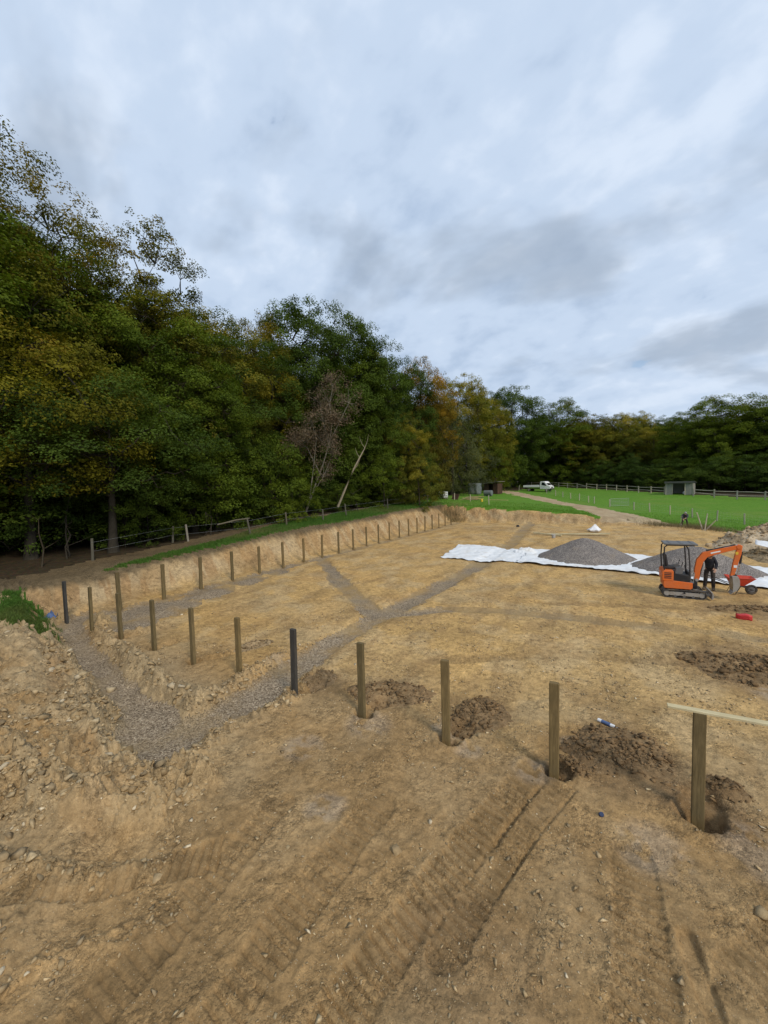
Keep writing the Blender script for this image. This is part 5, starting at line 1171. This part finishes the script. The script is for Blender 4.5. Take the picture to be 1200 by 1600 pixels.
# ------------------------------------------------------------------ trees
def tubes_np(paths, seg=6):
    """many tapered tubes in one mesh; paths: list of (points (n,3), radii (n,))"""
    Vs, Fs, off = [], [], 0
    for pts, rad in paths:
        pts = np.asarray(pts, float); n = len(pts); d = np.gradient(pts, axis=0); d /= np.linalg.norm(d, axis=1)[:, None]+1e-9
        ref = np.where(np.abs(d[:, 2:3]) < .9, np.array([[0, 0, 1.]]), np.array([[1., 0, 0]])); a = np.cross(d, ref); a /= np.linalg.norm(a, axis=1)[:, None]+1e-9; b = np.cross(d, a)
        th = np.linspace(0, 2*math.pi, seg, endpoint=False)
        V = pts[:, None]+(a[:, None]*np.cos(th)[None, :, None]+b[:, None]*np.sin(th)[None, :, None])*np.asarray(rad)[:, None, None]
        i = np.arange(n-1)[:, None]*seg; j = np.arange(seg)[None]; j2 = (j+1) % seg
        Vs.append(V.reshape(-1, 3)); Fs.append(np.stack([i+j, i+j2, i+seg+j2, i+seg+j], -1).reshape(-1, 4)+off); off += n*seg
    return np.concatenate(Vs), np.concatenate(Fs)
def leaf_quads(C, N, L, rng, asp=.62):
    n = len(C); N = N/(np.linalg.norm(N, axis=1)[:, None]+1e-9); t = rng.normal(0, 1, (n, 3)); t -= N*(t*N).sum(1)[:, None]; t /= np.linalg.norm(t, axis=1)[:, None]+1e-9; b = np.cross(N, t)
    l = (L*rng.uniform(.6, 1.3, n))[:, None]; w = l*asp; dr = N*l*.18
    V = np.stack([C-t*l*.5-dr, C-b*w*.5, C+t*l*.5-dr, C+b*w*.5], 1)
    return V.reshape(-1, 3), np.arange(4*n).reshape(-1, 4)
def make_tree(name, seed, H=20., Rd=5.5, base=.22, nclump=150, lpc=300, leaf=.2, clr=1.15, flat=.6, nl=14, droop=0., sparse=0., lumpy=.5, top=.5, trunk_r=.32, nl_=34, lob=1.):
    rng = np.random.RandomState(seed); zc0, zc1 = base*H, H
    bend = rng.normal(0, .02, 2)*H
    def axis(z): u = z/H; return np.array([bend[0]*math.sin(u*2.2), bend[1]*math.sin(u*1.7), z])
    zz = np.linspace(-.4, .86*H, 10); tr = [(np.array([axis(z) for z in zz]), trunk_r*(1.25-np.linspace(0, 1.1, 10))*np.r_[1.35, np.ones(9)])]
    def env(u, th):                       # crown radius at relative height u and azimuth th
        uc = .30+.25*top; r = np.where(u > uc, np.clip(1-np.abs((u-uc)/(1-uc))**3.3, 0, 1)**.5, .5+.5*np.clip(1-np.abs((uc-u)/uc)**2, 0, 1)**.7)
        lp = fbm(np.cos(th)*1.3+u*2.6+seed, np.sin(th)*1.3-u*1.3+seed*.7, seed, 3)-.5
        return Rd*r*(1+lumpy*1.6*lp)
    # limbs
    limbs = []
    for k in range(nl):
        z0 = (base*.75+(.80-base*.75)*(k+rng.uniform(0, .8))/nl)*H; th = k*2.399+rng.uniform(-.4, .4); u1 = np.clip((z0-zc0)/(zc1-zc0)+rng.uniform(.10, .28), .05, .97)
        r1 = float(env(np.array([u1]), np.array([th]))[0])*.68; z1 = zc0+u1*(zc1-zc0); a = axis(z0); e = np.array([math.cos(th)*r1, math.sin(th)*r1, z1])
        t = np.linspace(0, 1, 6)[:, None]; pts = a*(1-t)+e*t; pts[:, 2] += np.sin(t[:, 0]*math.pi)*.08*r1*(1-droop*2); pts[1:-1] += rng.normal(0, .12, (4, 3))*r1*.18
        limbs.append(pts); tr.append((pts, np.linspace(.36, .07, 6)*trunk_r*(1.15-.5*k/nl)))
    LP = np.concatenate([l[1:] for l in limbs]+[np.array([axis(z) for z in np.linspace(.5*H, .86*H, 6)])])
    # boughs: rounded lobes spread over the crown surface, each carrying its own small clumps
    m = 1500; u = rng.uniform(.02, .97, m); th = rng.uniform(0, 2*math.pi, m); rr = env(u, th)*np.where(rng.uniform(0, 1, m) < .18, rng.uniform(.2, .6, m), .80)
    Q = np.c_[np.cos(th)*rr, np.sin(th)*rr, zc0+u*(zc1-zc0)*.97]; sel = [int(np.argmax(Q[:, 2]))]; dm = np.full(m, 1e9)
    for _ in range(nl_-1): dm = np.minimum(dm, ((Q-Q[sel[-1]])**2).sum(1)); sel.append(int(np.argmax(dm*rng.uniform(.55, 1, m))))
    Lc = Q[sel]; gap = np.sqrt(np.median([np.sort(((Lc-c)**2).sum(1))[1] for c in Lc])); Lr = gap*rng.uniform(.55, .92, nl_)*lob; Lv = rng.uniform(0, 1, nl_)
    C, crn, cval, nrm = [], [], [], []
    for c, r_, v, v2 in zip(Lc, Lr, Lv, rng.uniform(0, 1, nl_)):
        k = max(5, int(nclump/nl_*(r_/np.mean(Lr))**2)); d = rng.normal(0, 1, (k, 3)); out = np.array([c[0], c[1], 0.]); out = out/(np.linalg.norm(out)+1e-6)
        d = d+out*.55+np.array([0, 0, .45]); d /= np.linalg.norm(d, axis=1)[:, None]; q = c+d*r_*rng.uniform(.55, 1.08, (k, 1))*np.array([1.1, 1.1, flat])
        q[:, 2] -= droop*r_*np.clip(1-d[:, 2], 0, 1.5); C.append(q); crn.append(np.clip(v*.6+rng.uniform(0, .4, k), 0, 1)); cval.append(np.clip(v2*.55+rng.uniform(0, .45, k), 0, 1)); nrm.append(d)
        q0 = LP[np.argmin(((LP-c)**2).sum(1))]; tr.append((np.array([q0, (q0+c)/2+rng.normal(0, .15, 3), c]), np.array([.09, .065, .03])*trunk_r/.32))
        for e in q[::3]: tr.append((np.array([c, (c+e)/2+rng.normal(0, .06, 3), e]), np.array([.028, .02, .008])*trunk_r/.32))
    C, crn, cval, nrm = np.concatenate(C), np.concatenate(crn), np.concatenate(cval), np.concatenate(nrm); n = len(C); outer = np.clip((C[:, 2]-zc0)/(zc1-zc0), 0, 1)
    # leaves
    cr = clr*rng.uniform(.55, 1.35, n); cnt = np.maximum(6, (lpc*(cr/clr)**2*rng.uniform(.6, 1.3, n)*(1-sparse*rng.uniform(0, 1, n))).astype(int)); idx = np.repeat(np.arange(n), cnt); N = len(idx)
    d = rng.normal(0, 1, (N, 3)); d /= np.linalg.norm(d, axis=1)[:, None]; rad = rng.uniform(0, 1, N)**.36
    off = d*(rad*cr[idx])[:, None]*np.array([1.2, 1.2, .8 if flat > .9 else .68])[None]
    off[:, 2] -= .22*(off[:, 0]**2+off[:, 1]**2)/cr[idx]*(1+droop*3)       # sprays hang at their edges
    P = C[idx]+off; Nn = nrm[idx]*.55+d*.35+np.array([0, 0, .45])[None]+rng.normal(0, .36, (N, 3))
    V, F = leaf_quads(P, Nn, leaf, rng, .60 if droop < .5 else .28)
    at_ = np.c_[np.clip(rng.beta(2.5, 2.5, N)*.45+cval[idx]*.55, 0, 1), np.clip(crn[idx]*.85+rng.uniform(0, .15, N), 0, 1), outer[idx]]
    crown = np_mesh(name+'_crown', V, F, {'Leaf': np.repeat(at_, 4, 0)}); tv, tf = tubes_np(tr, 6); trunk = np_mesh(name+'_trunk', tv, tf, None, True)
    return crown, trunk, H, Rd
KIND = {
 'beech1': make_tree('beech1', 1, 22, 6.6, .05, 900, 128, .16, .66, .78, 18, .06, 0, .55, .45, nl_=56, lob=1.08),
 'beech2': make_tree('beech2', 2, 22, 6.2, .05, 800, 128, .16, .66, .8, 16, .06, .1, .55, .5, nl_=52, lob=1.08),
 'oak1': make_tree('oak1', 3, 20, 6.0, .05, 900, 122, .19, .66, .98, 14, 0, 0, .42, .5, nl_=52, lob=1.08),
 'oak2': make_tree('oak2', 4, 20, 5.4, .05, 820, 122, .19, .64, 1.0, 14, 0, .1, .42, .55, nl_=46, lob=1.08),
 'oak3': make_tree('oak3', 5, 20, 6.4, .04, 900, 122, .19, .68, .95, 14, 0, .05, .42, .45, nl_=52, lob=1.08),
 'thin': make_tree('thin', 6, 21, 3.4, .45, 300, 90, .16, .46, .95, 14, 0, .3, .5, .6, .26, nl_=26, lob=.85),
 'willow': make_tree('willow', 7, 13, 4.2, .03, 330, 110, .22, .75, 1.3, 12, .6, 0, .35, .6, nl_=24),
 'bough': make_tree('bough', 12, 11, 4.2, .36, 420, 105, .135, .60, .62, 14, .12, 0, .55, .5, .2, nl_=30, lob=1.05),
 'shrub1': make_tree('shrub1', 8, 5, 2.6, .02, 150, 100, .13, .42, .75, 8, 0, .1, .4, .3, .08, nl_=16),
 'shrub2': make_tree('shrub2', 9, 6, 2.2, .03, 150, 100, .13, .42, .8, 8, 0, .2, .4, .4, .08, nl_=16)}
_first = set()
def tree(kind, x, y, h, r, mat, label, group=None, name='broadleaf_tree', cat='tree', rz=None, bark='bark', z=None):
    crown, trunk, H, Rd = KIND[kind]; rng = random.Random(int(x*131+y*57)); zg = gz(x, y) if z is None else z
    root = empty(name, (x, y, zg), rng.uniform(0, 6.28) if rz is None else rz, (r/Rd, r/Rd, h/H)); tag(root, label, cat, group)
    for nm, me, mt in (('trunk', trunk, M[bark]), ('crown', crown, M[mat])):
        if not len(me.materials): me.materials.append(mt)
        o = bpy.data.objects.new(nm, me); col.objects.link(o); o.parent = root; o.material_slots[0].link = 'OBJECT'; o.material_slots[0].material = mt
    return root
def tree_px(kind, px, top, depth, r, mat, label, group=None, **k):
    p = at(px, 760, depth); zg = gz(p[0], p[1]); tp = at(px, top, depth); return tree(kind, p[0], p[1], (tp[2]-zg)*.955, r, mat, label, group, **k)
G1 = 'tall trees along the front of the left wood'; G2 = 'trees behind the far field fence'
LW = [('beech1', 10, 258, 25.5, 6.4, 'leaf_olive', 'tallest tree of all, thinning yellow top at the left edge'),
 ('beech2', -115, 215, 23, 5.8, 'leaf_olive', 'broad tree mostly cut off by the left edge'),
 ('beech2', 118, 372, 29, 5.0, 'leaf_green', 'dark green tree right of the tallest tree, behind the low boughs'),
 ('thin', 238, 362, 33, 3.4, 'leaf_olive', 'tall sparse tree with an open see-through top'),
 ('oak1', 250, 480, 31, 5.2, 'leaf_green', 'green tree under the tall sparse one'),
 ('oak2', 335, 492, 36, 4.8, 'leaf_yellow', 'yellow green tree right of the tall sparse one'),
 ('oak3', 405, 492, 43, 4.6, 'leaf_olive', 'olive tree with a gappy top left of the large dark tree'),
 ('oak1', 500, 478, 46, 6.0, 'leaf_deep', 'large rounded dark green tree in the middle of the left wood'),
 ('oak2', 575, 508, 50, 4.4, 'leaf_deep', 'dark green tree with a narrow peak right of the large dark tree'),
 ('oak1', 622, 560, 55, 4.2, 'leaf_deep', 'deep green tree left of the orange topped one'),
 ('oak3', 662, 566, 60, 4.6, 'leaf_autumn', 'orange topped autumn tree'),
 ('oak2', 718, 588, 86, 6.2, 'leaf_yellow', 'yellowing tree right of the orange topped one'),
 ('oak1', 760, 622, 96, 6.0, 'leaf_yellow', 'pale green tree at the right end of the left wood'),
 ('willow', 706, 642, 74, 4.4, 'leaf_willow', 'grey green drooping tree in front of the yellowing trees'),
 ('oak3', 628, 640, 50, 3.2, 'leaf_yellow', 'low yellow boughed tree left of the grey green drooping one'),
 ('bough', 40, 515, 20.8, 4.8, 'leaf_olive', 'low olive brown tree reaching out at the left edge'),
 ('bough', 170, 592, 22.5, 4.4, 'leaf_deep', 'low spreading green tree over the bank near the corner post'),
 ('oak2', 300, 560, 29, 3.8, 'leaf_green', 'mid height green tree behind the bank'),
 ('oak1', 560, 560, 48, 4.6, 'leaf_green', 'mid height green tree behind the leaning pale trunk')]
for kd, px, tp, dp, r_, mt, lb in LW: tree_px(kd, px, tp, dp, r_, mt, lb, G1)
BW = [('oak1', 795, 606, 106, 8.0, 'leaf_deep', 'dark rounded tree straight above the white truck'), ('oak3', 868, 622, 112, 8.5, 'leaf_green', 'broad green tree right of the truck'),
 ('oak2', 925, 648, 108, 7.5, 'leaf_olive', 'olive tree left of the yellow tinged one at the far field edge'), ('oak3', 958, 645, 104, 6.5, 'leaf_yellow', 'yellow tinged tree at the far field edge'),
 ('oak2', 993, 645, 116, 5.0, 'leaf_yellow', 'pale thin yellow tree behind the far field edge'), ('oak1', 1015, 668, 98, 6.5, 'leaf_yellow', 'lower yellow green tree left of the field shelter'),
 ('oak2', 1042, 650, 108, 4.0, 'leaf_deep', 'narrow dark tree just behind the field shelter'), ('oak3', 1090, 640, 86, 7.0, 'leaf_green', 'green tree right of the field shelter'),
 ('oak1', 1140, 618, 80, 7.6, 'leaf_green', 'tallest green tree at the right edge of the far wood'), ('oak3', 1195, 618, 77, 7.6, 'leaf_green', 'broad green tree cut off by the right edge'),
 ('oak1', 1265, 610, 74, 8.5, 'leaf_deep', 'dark tree outside the right edge'), ('oak2', 1340, 600, 72, 8.5, 'leaf_green', 'green tree far outside the right edge')]
for kd, px, tp, dp, r_, mt, lb in BW: tree_px(kd, px, tp, dp, r_, mt, lb, G2)
# depth of the wood: rows behind the front ones
_r2 = random.Random(17); kinds = ['oak1', 'oak2', 'oak3', 'beech2']
def behind(x, y, h, lb, gp): tree(_r2.choice(kinds), x, y, h, _r2.uniform(5.0, 6.8), _r2.choice(['leaf_green', 'leaf_deep', 'leaf_deep', 'leaf_olive']), lb, gp)
for row, (x0, hh) in enumerate([(-15, 17), (-22, 18), (-30, 18)]):
    y = -16+row*2.5
    while y < 84:
        h = hh+_r2.uniform(-2, 1.5)
        if y < 8: h += 1.5
        behind(x0-max(0, y-40)*.10+_r2.uniform(-1.5, 1.5), y, h, 'shaded tree inside the left wood behind the front row', 'trees deep in the left wood'); y += _r2.uniform(6.0, 7.8)
for row, off in enumerate((14, 24)):
    for k in range(15):
        px = 770+k*42+row*20; p = at(px, 755, 112+off-k*1.6); behind(p[0], p[1], 17+_r2.uniform(-2, 2), 'shaded tree inside the far wood behind its front row', 'trees deep in the far wood')
# understorey
G3 = 'bushes at the foot of the left wood'; G4 = 'bushes at the foot of the far wood'
sh = [(335, 650, 29.5, 2.6, 'leaf_green', 'bright green bush beside the low spreading green tree'), (425, 690, 34, 2.8, 'leaf_green', 'green bush left of the dead brown tree'), (372, 655, 33, 2.6, 'leaf_deep', 'dark bush behind the two green ones'), (455, 740, 33, 1.8, 'leaf_green', 'low bush beneath the dead brown tree'),
      (600, 700, 45, 2.4, 'leaf_green', 'bush right of the leaning pale trunk'), (655, 720, 48, 2.4, 'leaf_yellow', 'yellow green bush left of the water tank'), (738, 690, 86, 3.6, 'leaf_willow', 'tall grey green bush behind the sheeted store'), (775, 700, 90, 3.4, 'leaf_green', 'bush behind the timber shed'), (190, 740, 25, 2.0, 'leaf_deep', 'dark bush under the low spreading green tree')]
for k, (px, tp, dp, r_, mt, lb) in enumerate(sh): tree_px('shrub1' if k % 2 else 'shrub2', px, tp, dp, r_, mt, lb, G3, name='bush', cat='bush')
y = -14.
while y < 84:
    for x0 in (-8.6, -11, -13.5, -18):
        if x0 == -8.6 and y < 30 and _r2.random() < .75: continue
        tree(_r2.choice(['shrub1', 'shrub2']), x0-max(0, y-40)*.12+_r2.uniform(-1, 1), y+_r2.uniform(-1, 1), (_r2.uniform(1.8, 3.4) if x0 == -8.6 else _r2.uniform(3.5, 7)), (_r2.uniform(1.3, 2.0) if x0 == -8.6 else _r2.uniform(2.4, 3.4)), 'leaf_deep', 'dark bush in the shade of the left wood', 'shaded bushes in the left wood', name='bush', cat='bush')
    y += 2.6
for k in range(34):
    px = 765+k*19; p = at(px, 760, float(np.interp(px, [765, 870, 940, 1000, 1060, 1152, 1200, 1400], [112, 110, 95, 85, 77, 69, 66, 60]))+_r2.uniform(0, 4)); tree(_r2.choice(['shrub1', 'shrub2']), p[0], p[1], _r2.uniform(3.5, 7), _r2.uniform(2.8, 3.8), 'leaf_deep', 'dark bush in the shade of the far wood', 'shaded bushes in the far wood', name='bush', cat='bush')
# dead tree with brown leaves, and a leaning pale trunk
def dead_tree():
    rng = np.random.RandomState(77); g = at(478, 790, 36); root = empty('dead_tree', (g[0], g[1], gz(g[0], g[1]))); tag(root, 'dead tree with brown leaves and pale bare limbs before the wood', 'tree')
    o0 = np.array(root.location); paths = []; tips = []
    def W(px, py, dd=0.): return at(px, py, 36+dd)-o0
    main = [[(478, 800), (490, 765), (505, 725), (515, 690), (520, 655)], [(486, 775), (505, 745), (520, 710)], [(484, 778), (490, 730), (494, 690), (488, 660)], [(500, 740), (480, 700), (465, 690), (455, 700)], [(512, 700), (495, 680), (478, 690), (462, 702)], [(515, 690), (530, 660), (545, 630)], [(515, 700), (505, 660), (500, 630)], [(518, 660), (515, 630), (520, 605)]]
    for k, m in enumerate(main):
        P = np.array([W(a, b_, rng.uniform(-.5, .5)) for a, b_ in m]); paths.append((P, np.linspace(.10 if k == 0 else .055, .018, len(P)))); tips.append(P[-1]); tips.append(P[-2])
    tips = np.array(tips); C = []
    for t in tips:
        for _ in range(9):
            c = t+rng.normal(0, .55, 3)+np.array([0, 0, .3]); paths.append((np.array([t, (t+c)/2+rng.normal(0, .1, 3), c]), np.array([.02, .012, .005]))); C.append(c)
    V, F = tubes_np(paths, 5); link('trunk', np_mesh('dead_trunk', V, F, None, True), M['pale_bark'], root)
    C = np.array(C); n = 80; P = np.repeat(C, n, 0)+rng.normal(0, .26, (len(C)*n, 3)); V, F = leaf_quads(P, rng.normal(0, 1, P.shape), .13, rng); a = rng.uniform(0, 1, (len(P), 3))
    link('crown', np_mesh('dead_crown', V, F, {'Leaf': np.repeat(a, 4, 0)}), M['leaf_brown'], root)
dead_tree()
g = at(530, 788, 38.2); o0 = np.array((g[0], g[1], gz(g[0], g[1])-.2)); pts = np.array([at(a, b_, 38.2)-o0 for a, b_ in ((528, 792), (540, 762), (553, 733), (562, 715), (570, 700))]); rng = np.random.RandomState(5)
paths = [(pts, np.array([.12, .10, .085, .07, .04]))]+[(np.array([pts[k], pts[k]+np.array(v)*.6, pts[k]+np.array(v)*1.1+np.array([0, 0, .3])]), np.array([.03, .02, .006])) for k, v in ((2, (.5, .2, .5)), (3, (-.5, .1, .6)), (4, (.3, .2, .9)), (4, (-.4, -.2, .7)))]
V, F = tubes_np(paths, 7); o = link('leaning_trunk', np_mesh('leaning_trunk', V, F, None, True), M['pale_bark']); o.location = o0; tag(o, 'pale bare trunk leaning right at the foot of the wood', 'tree trunk')
# bare stems and brambles in the dark under the trees
for k, (px, py, dp, h) in enumerate([(65, 890, 19.5, 2.2), (105, 875, 21, 1.6), (110, 880, 21.5, 3.0), (195, 842, 24, 1.8), (160, 690, 25, 6.), (330, 850, 27, 1.6), (345, 820, 29, 2.0), (560, 800, 41, 2.5), (220, 850, 25, 3.5), (40, 870, 22, 4.)]):
    g = at(px, py, dp); zg = gz(g[0], g[1]); rng = np.random.RandomState(200+k); P = np.array([(0, 0, -.2), (rng.normal(0, .1), rng.normal(0, .1), h*.35), (rng.normal(0, .25), rng.normal(0, .25), h*.7), (rng.normal(0, .4), rng.normal(0, .4), h)]); paths = [(P, np.array([.05, .04, .03, .01]))]
    for _ in range(5): i = rng.randint(1, 4); q = P[i]; e = q+rng.normal(0, .5, 3); paths.append((np.array([q, (q+e)/2+rng.normal(0, .08, 3), e]), np.array([.018, .012, .004])))
    V, F = tubes_np(paths, 5); o = link('bare_sapling', np_mesh('bare_sapling', V, F, None, True), M['bark']); o.location = (g[0], g[1], zg); tag(o, 'thin bare sapling in the dark at the edge of the left wood', 'sapling', 'bare saplings at the wood edge')
